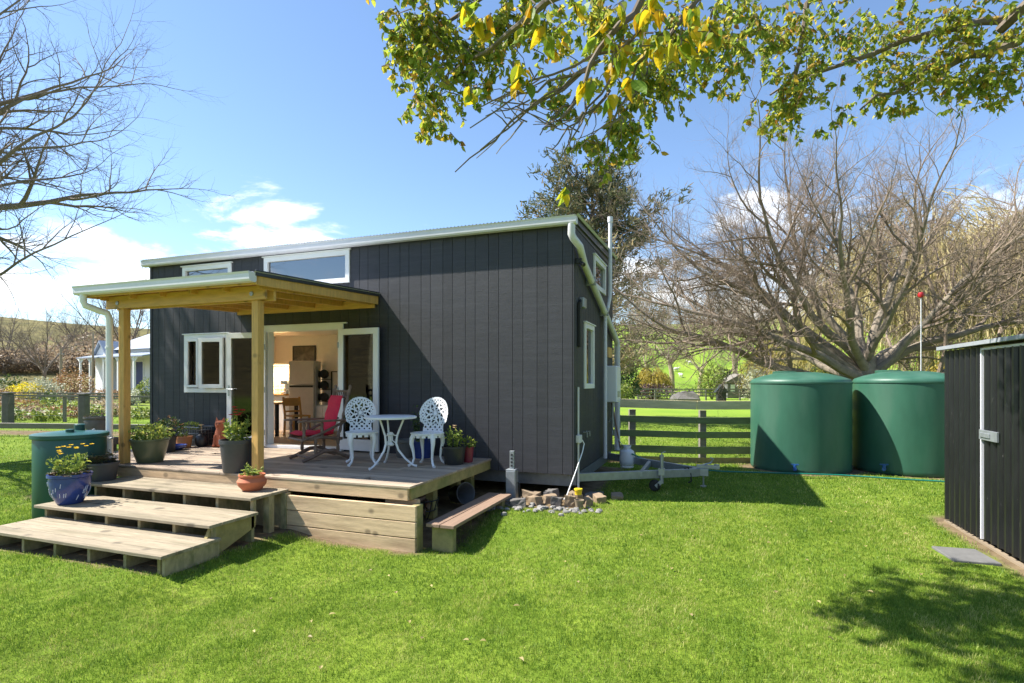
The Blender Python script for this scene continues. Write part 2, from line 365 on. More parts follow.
# ------------------------------------------------------------------ ground
def make_ground():
    radii=np.concatenate([np.linspace(0,2.4,4),np.linspace(2.7,24,90),np.geomspace(24.6,420,90)])
    na=360; ang=np.linspace(0,2*np.pi,na,endpoint=False)
    xs=[];ys=[]
    for r in radii:
        xs.append(CX+r*np.cos(ang)); ys.append(CY+r*np.sin(ang))
    x=np.concatenate(xs); y=np.concatenate(ys); z=height(x,y)
    verts=np.stack([x,y,z],1); m=len(radii); faces=[]
    for i in range(m-1):
        for k in range(na):
            a=i*na+k; b=i*na+(k+1)%na; faces.append((a,b,b+na,a+na))
    me=bpy.data.meshes.new('ground'); me.from_pydata(verts.tolist(),[],faces); me.shade_smooth()
    X = CA*(x-CX)+SA*(y-CY); D = -SA*(x-CX)+CA*(y-CY); d=np.hypot(X,D); az=np.degrees(np.arctan2(X,D))
    vals={'far':sst(15,40,d),'dry':np.clip(sst(-2,-12,az)*sst(22,60,d)*.95+sst(55,100,np.abs(az))*sst(30,60,d),0,1),'dirt':dirtmask(x,y)}
    for k,v in vals.items():
        a=me.attributes.new(k,'FLOAT','POINT'); a.data.foreach_set('value',np.asarray(v,np.float32))
    me.materials.append(groundmat())
    o=bpy.data.objects.new('ground',me); COL.objects.link(o); tag(o,kind='structure')
make_ground()

def make_grass():
    rs=np.random.default_rng(5)
    P=[]
    for d0,d1,n,hh,ww in ((3.0,5.0,150000,.034,.0034),(5.0,8.0,150000,.036,.0052),(8,13,110000,.04,.009),(13,24,60000,.05,.018)):
        D=np.sqrt(rs.uniform(d0*d0,d1*d1,n)); X=D*rs.uniform(-1.0,1.0,n)
        P.append(np.stack([X,D,np.full(n,hh),np.full(n,ww)],1))
    P=np.concatenate(P); X,D,h,w=P.T
    x=CX+CA*X-SA*D; y=CY+SA*X+CA*D
    dm=dirtmask(x,y); patch=.5+.5*noise2(x*1.7,y*1.7)
    keep=(rs.uniform(0,1,len(x))>dm*1.15)&(x<SHED_X+(y>SHED_Y)*3+(x<-100))&~((x>-8.9)&(x<0)&(y>0)&(y<3.6))&~((x>-8.1)&(x<-1.35)&(y>-2.5)&(y<0))
    keep&=~((x<-2)&(D>16.8)&(X<-5)&(rs.uniform(0,1,len(x))>.5))
    s=gp(965,556); keep&=~((np.abs(x-s.x)<.26)&(np.abs(y-s.y)<.3))
    x,y,h,w,patch=x[keep],y[keep],h[keep],w[keep],patch[keep]; n=len(x)
    z=height(x,y); h=h*.85*rs.uniform(.45,1.25,n)*(.7+.5*patch)*(.62+.38*(1+noise2(x*7.3+2*noise2(x*3,y*3),y*7.9))); a=rs.uniform(0,2*np.pi,n); lean=rs.uniform(.1,1.0,n)*h; la=rs.uniform(0,2*np.pi,n)
    dx,dy=np.cos(a)*w/2,np.sin(a)*w/2; lx,ly=np.cos(la)*lean,np.sin(la)*lean
    v=np.empty((n,5,3))
    v[:,0]=np.stack([x-dx,y-dy,z-.004],1); v[:,1]=np.stack([x+dx,y+dy,z-.004],1)
    v[:,2]=np.stack([x+dx*.8+lx*.35,y+dy*.8+ly*.35,z+h*.6],1); v[:,3]=np.stack([x-dx*.8+lx*.35,y-dy*.8+ly*.35,z+h*.6],1)
    v[:,4]=np.stack([x+lx,y+ly,z+h],1)
    me=bpy.data.meshes.new('grass'); me.vertices.add(n*5); me.vertices.foreach_set('co',v.ravel())
    idx=np.arange(n)[:,None]*5+np.array([0,1,2,3,3,2,4])
    me.loops.add(n*7); me.loops.foreach_set('vertex_index',idx.ravel().astype(np.int32))
    me.polygons.add(n*2); ls=(np.arange(n)[:,None]*7+np.array([0,4])).ravel().astype(np.int32)
    me.polygons.foreach_set('loop_start',ls); me.update(calc_edges=True); me.validate()
    me.materials.append(m_grass); o=bpy.data.objects.new('grass',me); COL.objects.link(o)
    tag(o,'short mown green grass covering the sunny lawn','grass',kind='stuff')
make_grass()

# ------------------------------------------------------------------ plants helpers
def leaf(mb, p, d, n, L, w, fold=.25, fine=False):
    """ovate folded leaf of six faces from p along d"""
    d=d.normalized(); s=d.cross(n)
    if s.length<1e-4: s=d.orthogonal()
    s.normalize(); n=s.cross(d)
    o=len(mb.v)
    if fine:
        pr=((0,.03),(.07,.26),(.2,.46),(.36,.5),(.54,.43),(.72,.29),(.86,.13),(1,.01)); tw_=random.uniform(-.5,.5)
        for t,k in pr:
            c=p+d*(L*t)-n*(L*.30*t*t)+s*(L*.12*math.sin(t*3+tw_))
            for q in (-1,0,1): mb.v.append(tuple(c+s*(q*w*k)+n*(abs(q)*w*k*fold*1.2+q*tw_*w*.3*t)))
        for i in range(len(pr)-1):
            a=o+i*3; mb.f+=[(a,a+1,a+4,a+3),(a+1,a+2,a+5,a+4)]
        return
    prof=((.0,.0),(.3,.5),(.65,.42),(1,0))
    for t,k in prof:
        c=p+d*(L*t)-n*(L*.18*t*t)
        if k==0: mb.v.append(tuple(c))
        else:
            for q in (-1,0,1): mb.v.append(tuple(c+s*(q*w*k)+n*(abs(q)*w*fold)))
    a=o
    mb.f+= [(a,a+2,a+1),(a,a+3,a+2),(a+1,a+2,a+5,a+4),(a+2,a+3,a+6,a+5),(a+4,a+5,a+7),(a+5,a+6,a+7)]
def rv(rng): 
    while True:
        v=Vector((rng.uniform(-1,1),rng.uniform(-1,1),rng.uniform(-1,1)))
        if .01<v.length<1: return v.normalized()
def foliage(mb, c, rx, ry, rz, n, L, rng, w=.5, shell=.45, lump=.25, flat=False, droop=0):
    c=Vector(c); ph=[(rv(rng),rng.uniform(2,5),rng.uniform(0,6)) for _ in range(5)]
    for _ in range(n):
        d=rv(rng); k=1+lump*sum(math.sin(a.dot(d)*f+b) for a,f,b in ph)/2.2
        r=rng.uniform(shell,1)**.6*k
        p=c+Vector((d.x*rx*r,d.y*ry*r,d.z*rz*r))
        dd=(d*.7+rv(rng)-Vector((0,0,droop))).normalized(); l=L*rng.uniform(.6,1.3)
        if flat:
            s=dd.orthogonal().normalized()*l*w/2; e=p+dd*l
            mb.add([p-s*.3,p+s,e,p-s],[(0,1,2,3)])
        else: leaf(mb,p,dd,rv(rng),l,l*w)
def grow(mb, p, d, L, r, lev, rng, P, tips=None, target=None):
    """one branch and, by recursion, its children"""
    ns=P['seg'][lev]; pts=[Vector(p)]; rad=[r]; dirs=[]
    d=d.normalized(); wob=P['wob'][lev]; trop=P['trop'][lev]
    endr=r*P.get('taper',.35) if lev<P['lev'] else r*.3
    for i in range(ns):
        d=(d+rv(rng)*wob+Vector((0,0,trop))).normalized()
        pts.append(pts[-1]+d*(L/ns)); rad.append(r+(endr-r)*((i+1)/ns)); dirs.append(d.copy())
    mb.tube(pts,rad,P['sides'][lev],cap=False)
    if lev>=P['lev']:
        if tips is not None: tips.append((pts[-1],d)); tips.append((pts[len(pts)//2],d))
        return
    nc=P['n'][lev]
    for j in range(nc):
        t=P['t0'][lev]+(1-P['t0'][lev])*(j+rng.uniform(.2,.9))/nc
        t=min(t,.995); i=min(int(t*ns),ns-1); f=t*ns-i
        q=pts[i].lerp(pts[i+1],f); rr=(rad[i]+(rad[i+1]-rad[i])*f)
        ax=dirs[i].cross(rv(rng)); 
        if ax.length<.05: ax=dirs[i].orthogonal()
        ang=R(rng.uniform(*P['ang'][lev])); nd=Quaternion(ax.normalized(),ang)@dirs[i]
        flat=P.get('flat',0)
        if flat: nd.z*=1-flat
        grow(mb,q,nd,L*P['lr'][lev]*rng.uniform(.65,1.2)*(1.15-.55*t),min(rr*.8,max(r*P['rr'][lev],.004)),lev+1,rng,P,tips)
    # the leader carries on
    grow(mb,pts[-1],d,L*P['lr'][lev]*.9,endr,lev+1,rng,P,tips)

# ------------------------------------------------------------------ the cabin
HL, HW, ZB, ZT = 9.0, 3.45, .38, 4.2
def rects(u0,u1,z0,z1,ops):
    us=sorted({u0,u1}|{v for o in ops for v in o[:2] if u0<v<u1}); out=[]
    for a,b in zip(us,us[1:]):
        m=(a+b)/2; zs=[(z0,z1)]
        for o in ops:
            if o[0]<m<o[1]:
                nz=[]
                for lo,hi in zs:
                    if o[2]>lo: nz.append((lo,min(hi,o[2])))
                    if o[3]<hi: nz.append((max(lo,o[3]),hi))
                zs=[q for q in nz if q[1]-q[0]>.002]
        out+=[(a,b,lo,hi) for lo,hi in zs]
    return out
def clad_wall(name, parent, plane, side, u0,u1,ztop, ops):
    """vertical boards with grooves, on a backing with the openings cut out; plane 'x' or 'y'"""
    mb=MB(); bk=MB(); rng=random.Random(len(name))
    def put(m,a,b,lo,hi,d0,d1):
        if plane=='y': m.box(a,b,side[0]+min(d0,d1),side[0]+max(d0,d1),lo,hi)
        else: m.box(side[0]+min(d0,d1),side[0]+max(d0,d1),a,b,lo,hi)
    s=side[1]
    for a,b,lo,hi in rects(u0 if plane=='y' else .112,u1,ZB+.02,ztop,ops): put(bk,a,b,lo,hi,0,-s*.11)
    u=u0; k=0
    while u<u1-.01:
        wd=min((.205,.145)[k%2]+.03,u1-u); k+=1
        for a,b,lo,hi in rects(u,u+wd-.0055,ZB,ztop,ops): put(mb,a,b,lo,hi,0.002*s,s*(.02))
        u+=wd
    w=mb.build(name,m_clad,parent,bevel=.0022)
    bk.build('wall_lining',m_cladback,w)
    return w
house=thing('tiny_house','long charcoal tiny house on a trailer with vertical boards and open glass doors','tiny house')
DOOR=(-5.92,-4.24,.60,2.79)
WIN=(-8.0,-6.88,1.62,2.72); CL1=(-8.05,-6.82,3.62,4.09); CL2=(-5.95,-4.08,3.60,4.12)
E1=(.69,1.38,1.72,2.75); E2=(1.45,2.50,3.52,4.03)
clad_wall('wall',house,'y',(0,-1),-HL,0,ZT,[DOOR,WIN,CL1,CL2])
clad_wall('end_wall',house,'x',(0,1),-.02,HW,ZT,[E1,E2])
b=MB()
for a,b_,lo,hi in rects(-HL,0,ZB,ZT,[(-6.2,-4.9,3.2,3.9),(-6.0,-3.4,1.0,2.9)]): b.box(a,b_,HW-.1,HW+.02,lo,hi)  # unseen rear openings, added to let sky light into the room
for a,b_,lo,hi in rects(.115,HW-.102,ZB,ZT,[(.4,2.5,1.0,2.8)]): b.box(-HL,-HL+.1,a,b_,lo,hi)  # unseen end wall opening, likewise added for light indoors
b.build('rear_wall',m_cladback,house)
# corner trim
b=MB(); b.box(-HL-.012,-HL+.05,-.032,-.0215,ZB,ZT); b.build('corner_trim',m_clad,house,bevel=.003)
# interior shell
b=MB(); b.box(-HL+.105,-.115,HW-.118,HW-.103,.605,3.0)
b2=MB(); b2.box(-HL+.105,-.115,.115,HW-.12,.50,.60); b2.build('interior_floor',m_floor_in,house)
b.v=[];b.f=[]
for a,b_,lo,hi in rects(-HL+.105,-3.2,.605,3.0,[(-6.0,-3.4,1.0,2.9)]): b.box(a,b_,HW-.118,HW-.103,lo,hi)
b.box(-3.2,-3.12,.115,HW-.12,.605,3.0)
for a,b_,lo,hi in rects(.12,HW-.12,.605,3.0,[(.4,2.5,1.0,2.8)]): b.box(-HL+.101,-HL+.116,a,b_,lo,hi)
b.box(-HL+.12,-6.1,.126,HW-.12,3.0,3.05); b.box(-6.1,-3.2,.126,HW-.12,4.1,4.14); b.box(-6.12,-6.08,.126,HW-.12,3.051,4.1); b.box(-6.08,-3.2,HW-.118,HW-.103,3.0,4.1)  # ceiling raised over the doors so the loft window lights the room
for a,b_,lo,hi in rects(-HL+.12,-3.2,.605,3.0,[DOOR,WIN]): b.box(a,b_,.112,.124,lo,hi)
b.build('interior_lining',m_wall_in,house)
# roof, low pitch to the front, with corrugated sheet
b=MB(); prof=[]
nx=int((HL+.2)/.0635)
for i in range(nx*4+1):
    x=-HL-.08+i*(HL+.2)/(nx*4); prof.append((x,.012*math.cos(i*math.pi/2)))
for (y,z) in ((-.16,4.315),(HW+.1,4.42)):
    b.v += [(x,y,z+dz) for x,dz in prof]
n=len(prof); b.f += [(i,i+1,n+i+1,n+i) for i in range(n-1)]
rf=b.build('roof',m_iron,house)
b=MB(); b.box(-HL-.04,.03,-.03,HW+.05,ZT-.02,ZT+.08); b.build('roof_deck',m_flash,rf)
b=MB(); b.prism([(-.05,ZT+.02),(HW+.08,ZT+.08),(HW+.08,ZT+.26),(-.05,ZT+.145)],'x',.033,.06); b.build('barge_flashing',m_flash,rf,bevel=.004)
def gutter(mb,x0,x1,y,z):
    """box gutter with a rolled lip along x, wall side at y"""
    mb.prism([(y,z+.02),(y-.02,z),(y-.10,z+.005),(y-.118,z+.03),(y-.122,z+.10),(y-.135,z+.125),(y-.115,z+.13),(y-.105,z+.105),(y-.10,z+.04),(y-.012,z+.03),(y-.012,z+.12),(y,z+.12)],'x',x0,x1)
b=MB(); gutter(b,-HL-.1,.075,-.035,4.185); gt=b.build('gutter',m_cream,house)
def caps(mb,x,y,z): mb.prism([(y,z+.02),(y-.02,z),(y-.10,z+.005),(y-.118,z+.03),(y-.122,z+.10),(y-.135,z+.125),(y,z+.12)],'x',x,x+.006)
for x in (.0755,-HL-.107): b=MB(); caps(b,x,-.035,4.185); b.build('end_cap',m_cream,gt)
# downpipe: drops from the gutter, crosses the end wall and runs down the far corner
b=MB(); b.tube([(.0,-.10,4.19),(.0,-.10,4.04),(.03,-.085,3.97),(.10,.03,3.87),(.10,.35,3.66),(.10,3.1,2.80),(.10,3.48,2.66),(.10,3.56,2.56),(.10,3.56,.35)],.058,14)
b.build('downpipe',m_pipe,house,smooth=True)
for p in ((.10,.9,3.49),(.10,2.1,3.115),(.10,3.56,1.9),(.10,3.56,.9)): b=MB(); b.box(.02,.17,p[1]-.02,p[1]+.02,p[2]-.07,p[2]+.07); b.build('pipe_bracket',m_galv,house)
# vent pipe
b=MB(); b.tube([(.10,2.15,.36),(.10,2.15,3.05),(.13,2.19,3.15),(.16,2.30,3.42),(.165,2.32,3.55),(.165,2.32,4.9)],.036,12); b.tube([(.165,2.32,4.86),(.165,2.32,4.96)],.05,12)
b.build('vent_pipe',m_pipe,house,smooth=True)
def window(ops, plane, label=None, mull=None, out=.045, fr=.055):
    u0,u1,z0,z1=ops
    w=MB(); g=MB()
    def B(m,a,b_,lo,hi,d0,d1):
        if plane=='y': m.box(a,b_,-d1,-d0,lo,hi)
        else: m.box(d0,d1,a,b_,lo,hi)
    B(w,u0-.03,u1+.03,z1-fr,z1+.03,-.05,out); B(w,u0-.03,u1+.03,z0-.03,z0+fr,-.05,out)
    B(w,u0-.03,u0+fr,z0+fr,z1-fr,-.05,out); B(w,u1-fr,u1+.03,z0+fr,z1-fr,-.05,out)
    if mull:
        for u in mull: B(w,u-.03,u+.03,z0+fr,z1-fr,-.05,out-.003)
    o=w.build('window',m_white,house,bevel=.004)
    B(g,u0+fr-.01,u1-fr+.01,z0+fr-.01,z1-fr+.01,-.008,.0)
    g.build('pane',m_glasshi if z0>3 else m_glass,o)
    h=MB(); B(h,u0-.06,u1+.06,z1+.032,z1+.05,.0,out+.02); h.build('head_flashing',m_white,o)
    return o
w1=window(WIN,'y',mull=[-7.58])
# casement sash, a little open
c=MB(); fw=.075
def frame(mb,u0,u1,z0,z1,fw,t,y=0):
    mb.box(u0,u1,y-t,y,z0,z0+fw); mb.box(u0,u1,y-t,y,z1-fw,z1); mb.box(u0,u0+fw,y-t,y,z0+fw,z1-fw); mb.box(u1-fw,u1,y-t,y,z0+fw,z1-fw)
frame(c,-.56,0,0,.98,fw,.045); sash=c.build('sash',m_white,w1,bevel=.004,loc=(-6.94,-.06,1.68),rot=(0,0,R(7)))
g=MB(); g.box(-.56+fw-.008,-fw+.008,-.028,-.018,fw-.008,.98-fw+.008); g.build('sash_pane',m_glass,w1,loc=(-6.94,-.06,1.68),rot=(0,0,R(7)))
c=MB(); frame(c,-7.94,-7.62,1.69,2.66,.05,.03,-.046); c.build('side_sash',m_white,w1,bevel=.004)
window(CL1,'y'); window(CL2,'y')
window(E1,'x',out=.05); window(E2,'x',out=.05)
# loft window blinds of pale lead pattern
b=MB(); rng=random.Random(4)
for i in range(14):
    x=-7.96+i*.08; b.tube([(x,.03,3.72),(x+.05,.03,3.85),(x,.03,4.0)],.006,4); b.tube([(x+.05,.03,3.72),(x,.03,3.85),(x+.05,.03,4.0)],.006,4)
b.build('window_lattice',m_white,house)
# door frame and the two open leaves
b=MB(); u0,u1,z0,z1=DOOR
b.box(u0-.06,u1+.06,-.045,.10,z1-.05,z1+.05); b.box(u0-.06,u0+.05,-.045,.10,z0,z1-.05); b.box(u1-.05,u1+.06,-.045,.10,z0,z1-.05); b.box(u0-.06,u1+.06,-.09,.13,z0-.03,z0+.025)
b.box(u0-.14,u1+.14,-.065,-.0225,z1+.052,z1+.075)
b.build('door_frame',m_white,house,bevel=.004)
def door_leaf(loc, rz, handle_left):
    w=.86; h=2.13; f=MB(); fr=.105
    f.box(0,w,-.045,0,0,fr+.09); f.box(0,w,-.045,0,h-fr,h); f.box(0,fr,-.045,0,fr+.09,h-fr); f.box(w-fr,w,-.045,0,fr+.09,h-fr)
    d=f.build('door',m_white,house,bevel=.005,loc=loc,rot=(0,0,rz))
    g=MB(); g.box(fr-.01,w-fr+.01,-.03,-.016,fr+.08,h-fr+.01); g.build('pane',m_glass,d)
    k=MB(); hx=.05 if handle_left else w-.05; s=1 if handle_left else -1
    k.box(hx-.017,hx+.017,-.053,-.045,.93,1.13); k.tube([(hx,-.05,1.06),(hx,-.095,1.06),(hx+s*.13,-.095,1.055)],.009,8); 
    if handle_left: k.build('handle',m_galv,d,smooth=True)
    for zz in (.25,1.05,1.85):
        g=MB(); g.tube([((w if handle_left else 0),-.052,zz-.05),((w if handle_left else 0),-.052,zz+.05)],.011,8); g.build('hinge',m_galv,d)
door_leaf((-6.72,-.17,.605),R(5),True)
door_leaf((-4.22,-.075,.605),R(-4),False)
# end wall fittings
b=MB(); b.box(.022,.24,2.62,3.12,1.40,2.12); ht=b.build('water_heater',m_white,house,bevel=.02)
b=MB(); b.box(.2405,.243,2.72,3.0,1.5,1.62); b.tube([(.12,2.8,1.40),(.12,2.8,1.1),(.05,2.8,1.0)],.014,8); b.tube([(.12,2.95,1.40),(.12,2.95,.9)],.014,8); b.tube([(.15,2.7,1.40),(.15,2.68,.75)],.012,8); b.build('heater_pipe',m_galv,ht)
b=MB(); b.box(.022,.10,.32,.52,2.98,3.14); mbx=b.build('switch_box',m_galv,house,bevel=.01)
b=MB(); b.box(.022,.07,.2,.3,2.35,3.05); b.tube([(.05,.28,3.05),(.05,.31,3.1)],.02,8); b.build('meter_cover',m_black,house,bevel=.01)
b=MB(); b.tube([(.05,.14,.05),(.05,.14,1.72)],.017,10); b.build('conduit',m_pipe,house,smooth=True)
b=MB(); b.box(.022,.10,.08,.2,.86,.98); b.build('conduit_box',m_pipe,house,bevel=.008)
b=MB(); b.tube([(.1,.18,.9),(.13,.2,.84),(.12,.12,.72),(.06,-.12,.42),(-.02,-.3,.12),(-.05,-.36,.07)],.009,8); b.build('white_cable',m_white,house,smooth=True)
for y in (.6,.8): b=MB(); b.tube([(.03,y,.98),(.09,y,.98),(.09,y,.9)],.012,8); b.build('wall_tap',m_galv,house)
b=MB(); b.box(.025,.12,.05,.11,3.62,3.70); b.tube([(.1,.08,3.64),(.17,.0,3.58)],.03,10); b.build('outdoor_lamp',m_black,house,smooth=True)
b=MB(); b.box(.022,.05,2.78,3.2,2.3,2.5); b.build('timber_sign',m_pineh,house)
# chassis and drawbar
b=MB(); b.box(-8.8,-.05,.12,.22,.18,.36); b.box(-8.8,-.05,HW-.3,HW-.2,.18,.36)
for x in (-8,-6.5,-5,-3.5,-2,-.5): b.box(x,x+.06,.225,HW-.305,.2,.34)
b.box(-.04,.02,.12,HW-.2,.2,.37)
b.build('chassis',m_steel,house)
b=MB(); b.bar((-.05,.30,.29),(1.78,1.62,.27),.07,.13); b.bar((-.05,3.05,.29),(1.78,1.74,.27),.07,.13); b.box(1.68,1.94,1.62,1.74,.21,.335); b.bar((.9,.94,.29),(.9,2.42,.29),.06,.08)
tg=b.build('drawbar',m_galv,house,bevel=.005)
b=MB(); b.box(1.75,2.12,1.635,1.725,.34,.39); b.tube([(2.07,1.68,.33),(2.07,1.68,.41)],.045,12); b.tube([(1.85,1.68,.39),(1.98,1.68,.43),(2.02,1.68,.50),(1.97,1.68,.52)],.013,8); b.build('coupling',m_galv,tg,smooth=True)
b=MB(); jx,jy=1.22,1.14; b.tube([(jx,jy-.02,.13),(jx,jy-.02,.55)],.03,12); b.tube([(jx,jy-.02,.55),(jx,jy-.02,.60)],.036,12); b.tube([(jx,jy-.02,.6),(jx,jy-.02,.63),(jx+.06,jy-.02,.66)],.01,8); b.box(jx-.05,jx+.05,jy-.06,jy+.03,.27,.38)
b.bar((jx-.09,jy-.07,.08),(jx,jy-.05,.17),.02,.06); b.build('jockey_stand',m_galv,tg,smooth=True)
b=MB(); b.lathe([(.03,-.035),(.08,-.035),(.095,-.02),(.095,.02),(.08,.035),(.03,.035)],20); wz=b.build('jockey_wheel',m_black,tg,smooth=True,loc=(jx-.11,jy-.02,.095),rot=(R(90),0,R(-20)))
b=MB(); b.tube([(1.55,1.5,.34),(1.62,1.5,.36),(1.66,1.5,.25),(1.67,1.52,.13),(1.62,1.52,.10)],.014,8); b.build('trailer_cable',m_black,tg,smooth=True)
b=MB(); b.tube([(1.86,1.68,.21),(1.86,1.68,.04)],.014,8); b.tube([(1.86,1.68,.04),(1.86,1.68,.02)],.05,12); b.build('prop_leg',m_galv,tg)
g=MB(); g.box(-.02,.06,1.0,1.6,.43,.47); 
# ------------------------------------------------------------------ inside the doors
t=thing('fridge','tall silver fridge freezer beside the lit kitchen corner indoors','fridge',(-7.55,2.93,.60),R(24))
b=MB(); b.box(-.3,.3,-.20,.3,0,1.72); b.build('body',m_fridge,t,bevel=.01)
b=MB(); b.box(-.298,.298,-.34,-.285,.03,1.12); d=b.build('door',m_fridge,t,bevel=.012); b=MB(); b.box(-.28,.28,-.352,-.341,1.07,1.115); b.build('handle',m_black,d)
b=MB(); b.box(-.298,.298,-.34,-.285,1.14,1.71); d=b.build('freezer_door',m_fridge,t,bevel=.012)
t=thing('kitchen_counter','kitchen counter with pale tiled splashback under a warm strip lamp','kitchen',(-8.45,2.95,.60))
b=MB(); b.box(-.43,.5,-.26,.36,0,.86); b.build('cabinet',m_wall_in,t); b=MB(); b.box(-.43,.51,-.31,.36,.865,.90); b.build('worktop',m_chairw,t)
b=MB(); b.box(-.43,.5,.362,.378,.9,1.62)
for i in range(1,7): pass
b.build('splashback',m_tile,t); b=MB()
for i in range(1,7): b.box(-.43,.5,.355,.3615,.9+i*.1,.903+i*.1)
for i in range(1,9): b.box(-.43+i*.11,-.427+i*.11,.355,.3612,.9,1.62)
b.build('tile_joint',m_orange,t)
b=MB(); b.box(-.43,.5,.05,.36,1.64,1.68); b.build('shelf',m_wall_in,t); b=MB(); b.box(-.40,.48,.12,.17,1.622,1.638); b.build('strip_lamp',m_led,t)
la=bpy.data.lights.new('strip_lamp_light','AREA'); la.shape='RECTANGLE'; la.size=.85; la.size_y=.06; la.energy=24; la.color=(1,.76,.46); lo=bpy.data.objects.new('strip_lamp_light',la); COL.objects.link(lo); lo.parent=t; lo.location=(.04,.145,1.61)
t=thing('coffee_machine','small silver coffee machine on the kitchen worktop','coffee machine',(-8.05,2.85,1.505))
b=MB(); b.box(-.1,.1,-.12,.12,0,.05); b.box(-.1,.1,.02,.12,.05,.32); b.box(-.1,.1,-.12,.02,.24,.33); b.build('body',m_galv,t,bevel=.01); b=MB(); b.lathe([(.04,0),(.045,.08),(.04,.085)],14,(0,-.06,.055)); b.build('cup',m_white,t)
t=thing('picture','dark landscape picture on the cream wall indoors','picture',(-7.92,HW-.125,2.52))
b=MB(); frame(b,-.36,.36,-.22,.22,.025,.03); b.build('picture_frame',m_black,t); b=MB(); b.box(-.336,.336,-.018,-.003,-.196,.196); b.build('print',m_pict,t)
t=thing('weight_rack','black wall rack holding three rows of dark round weights','rack',(-7.28,HW-.3,1.45))
b=MB()
for x in (-.2,.24): b.box(x-.012,x+.012,.12,.145,-.8,.62)
for z in (.02,.32,.58): b.box(-.2,.24,.08,.145,z-.17,z-.155)
b.box(.24,.4,.12,.145,.6,.62); b.box(.24,.4,.12,.145,.0-.17,-.155); b.build('frame',m_black,t)
for z in (0,.30,.58):
    for x in (-.1,.12):
        b=MB(); b.lathe([(.02,-.09),(.09,-.08),(.11,-.04),(.11,.04),(.09,.08),(.02,.09)],16); b.build('weight',m_black,t,smooth=True,loc=(x,.0,z-.03),rot=(R(80),0,R(20)))
t=thing('storage_box','low white cabinet under the black weight rack','cabinet',(-7.05,HW-.36,.60))
b=MB(); b.box(-.3,.42,-.2,.22,0,.62); b.build('carcass',m_white,t,bevel=.01); b=MB(); b.box(-.29,.055,-.215,-.203,.02,.6); b.box(.062,.41,-.215,-.203,.02,.6); b.build('cabinet_door',m_white,t,bevel=.004)
t=thing('dining_chair','amber wooden dining chair facing the table inside the doorway','chair',(-6.72,1.7,.60),R(70))
b=MB(); b.box(-.21,.21,-.2,.2,.43,.46); b.build('seat',m_chairw,t,bevel=.006)
for x in (-.19,.19):
    b=MB(); b.bar((x,-.19,0),(x,-.17,.43),.04,.04); b.build('leg',m_chairw,t); b=MB(); b.bar((x,.22,0),(x,.19,.45),.04,.04); b.bar((x,.19,.44),(x,.27,.86),.04,.035); b.build('leg',m_chairw,t)
b=MB(); b.box(-.2,.2,.235,.26,.66,.84); b.box(-.2,.2,.215,.235,.52,.56); b.build('backrest',m_chairw,t,bevel=.006)
t=thing('dining_table','narrow wooden table by the kitchen inside the doorway','table',(-7.45,1.75,.60))
b=MB(); b.box(-.5,.45,-.35,.35,.71,.75); b.build('top',m_chairw,t,bevel=.006)
for x in (-.44,.39):
    for y in (-.3,.3):
        b=MB(); b.box(x-.03,x+.03,y-.03,y+.03,0,.708); b.build('leg',m_cladback,t)

# ------------------------------------------------------------------ veranda
ver=thing('veranda_roof','honey pine veranda roof on two posts over the deck with a cream gutter','veranda',(-5,-1.3,.57))
def vb(): return MB()
OX=Vector((5,1.3,-.57))
def vbuild(mb,*a,**k):
    mb.v=[(x+OX.x,y+OX.y,z+OX.z) for x,y,z in mb.v]; return mb.build(*a,parent=ver,**k)
VX0,VX1,VY=-6.70,-3.46,-2.76
def rz_(y): return 3.10+.135*(y-VY)/(-VY)      # underside of lining
for px in (-6.36,-3.78):
    b=MB(); b.box(px-.055,px+.055,-2.455,-2.345,.573,2.905); vbuild(b,'post',m_pine,bevel=.006)
b=MB(); b.box(-6.62,-3.56,-2.502,-2.458,2.90,3.085); b.box(-6.62,-3.56,-2.342,-2.298,2.90,3.085); vbuild(b,'beam',m_pineh,bevel=.005)
b=MB(); b.tube([(-3.78,-2.517,2.98),(-3.78,-2.5025,2.98)],.03,12); b.tube([(-6.36,-2.517,2.98),(-6.36,-2.5025,2.98)],.03,12); vbuild(b,'bolt',m_galv,smooth=True)
b=MB(); b.box(VX0+.1,VX1-.06,-.072,-.027,3.09,3.225); vbuild(b,'ledger',m_pineh)
for i in range(6):
    x=VX0+.12+i*(VX1-VX0-.24)/5
    b=MB(); b.prism([(-2.60,rz_(-2.6)-.09+.0),(-.08,rz_(-.08)-.09),(-.08,rz_(-.08)),(-2.60,rz_(-2.6))],'x',x-.022,x+.022)
    b.v=[(p,q,r+.002) for p,q,r in b.v]; vbuild(b,'rafter',m_pine,bevel=.003)
b=MB()
for i in range(17):
    y0=-2.62+i*.152
    if y0>-.16: break
    b.prism([(y0,rz_(y0)+.004),(y0+.147,rz_(y0+.147)+.004),(y0+.147,rz_(y0+.147)+.02),(y0,rz_(y0)+.02)],'x',VX0+.03,VX1-.03)
vbuild(b,'lining',m_pineh)
b=MB(); b.box(VX0,VX1,VY,VY+.035,2.985+.06,3.165); vbuild(b,'fascia',m_pineh,bevel=.004)
for x in (VX0-.01,VX1-.028):
    b=MB(); b.prism([(VY+.037,3.04),(-.03,3.15),(-.03,3.285),(VY+.037,3.155)],'x',x,x+.036); vbuild(b,'barge_board',m_pine,bevel=.004)
b=MB(); prof=[]; n_=int(3.5/.0635)*4
for i in range(n_+1): prof.append((VX0-.04+i*(VX1-VX0+.08)/n_,.011*math.cos(i*math.pi/2)))
for y,z in ((VY-.05,3.19),(-.024,3.325)): b.v+=[(x,y,z+d) for x,d in prof]
n=len(prof); b.f=[(i,i+1,n+i+1,n+i) for i in range(n-1)]; vbuild(b,'roof_sheet',m_iron)
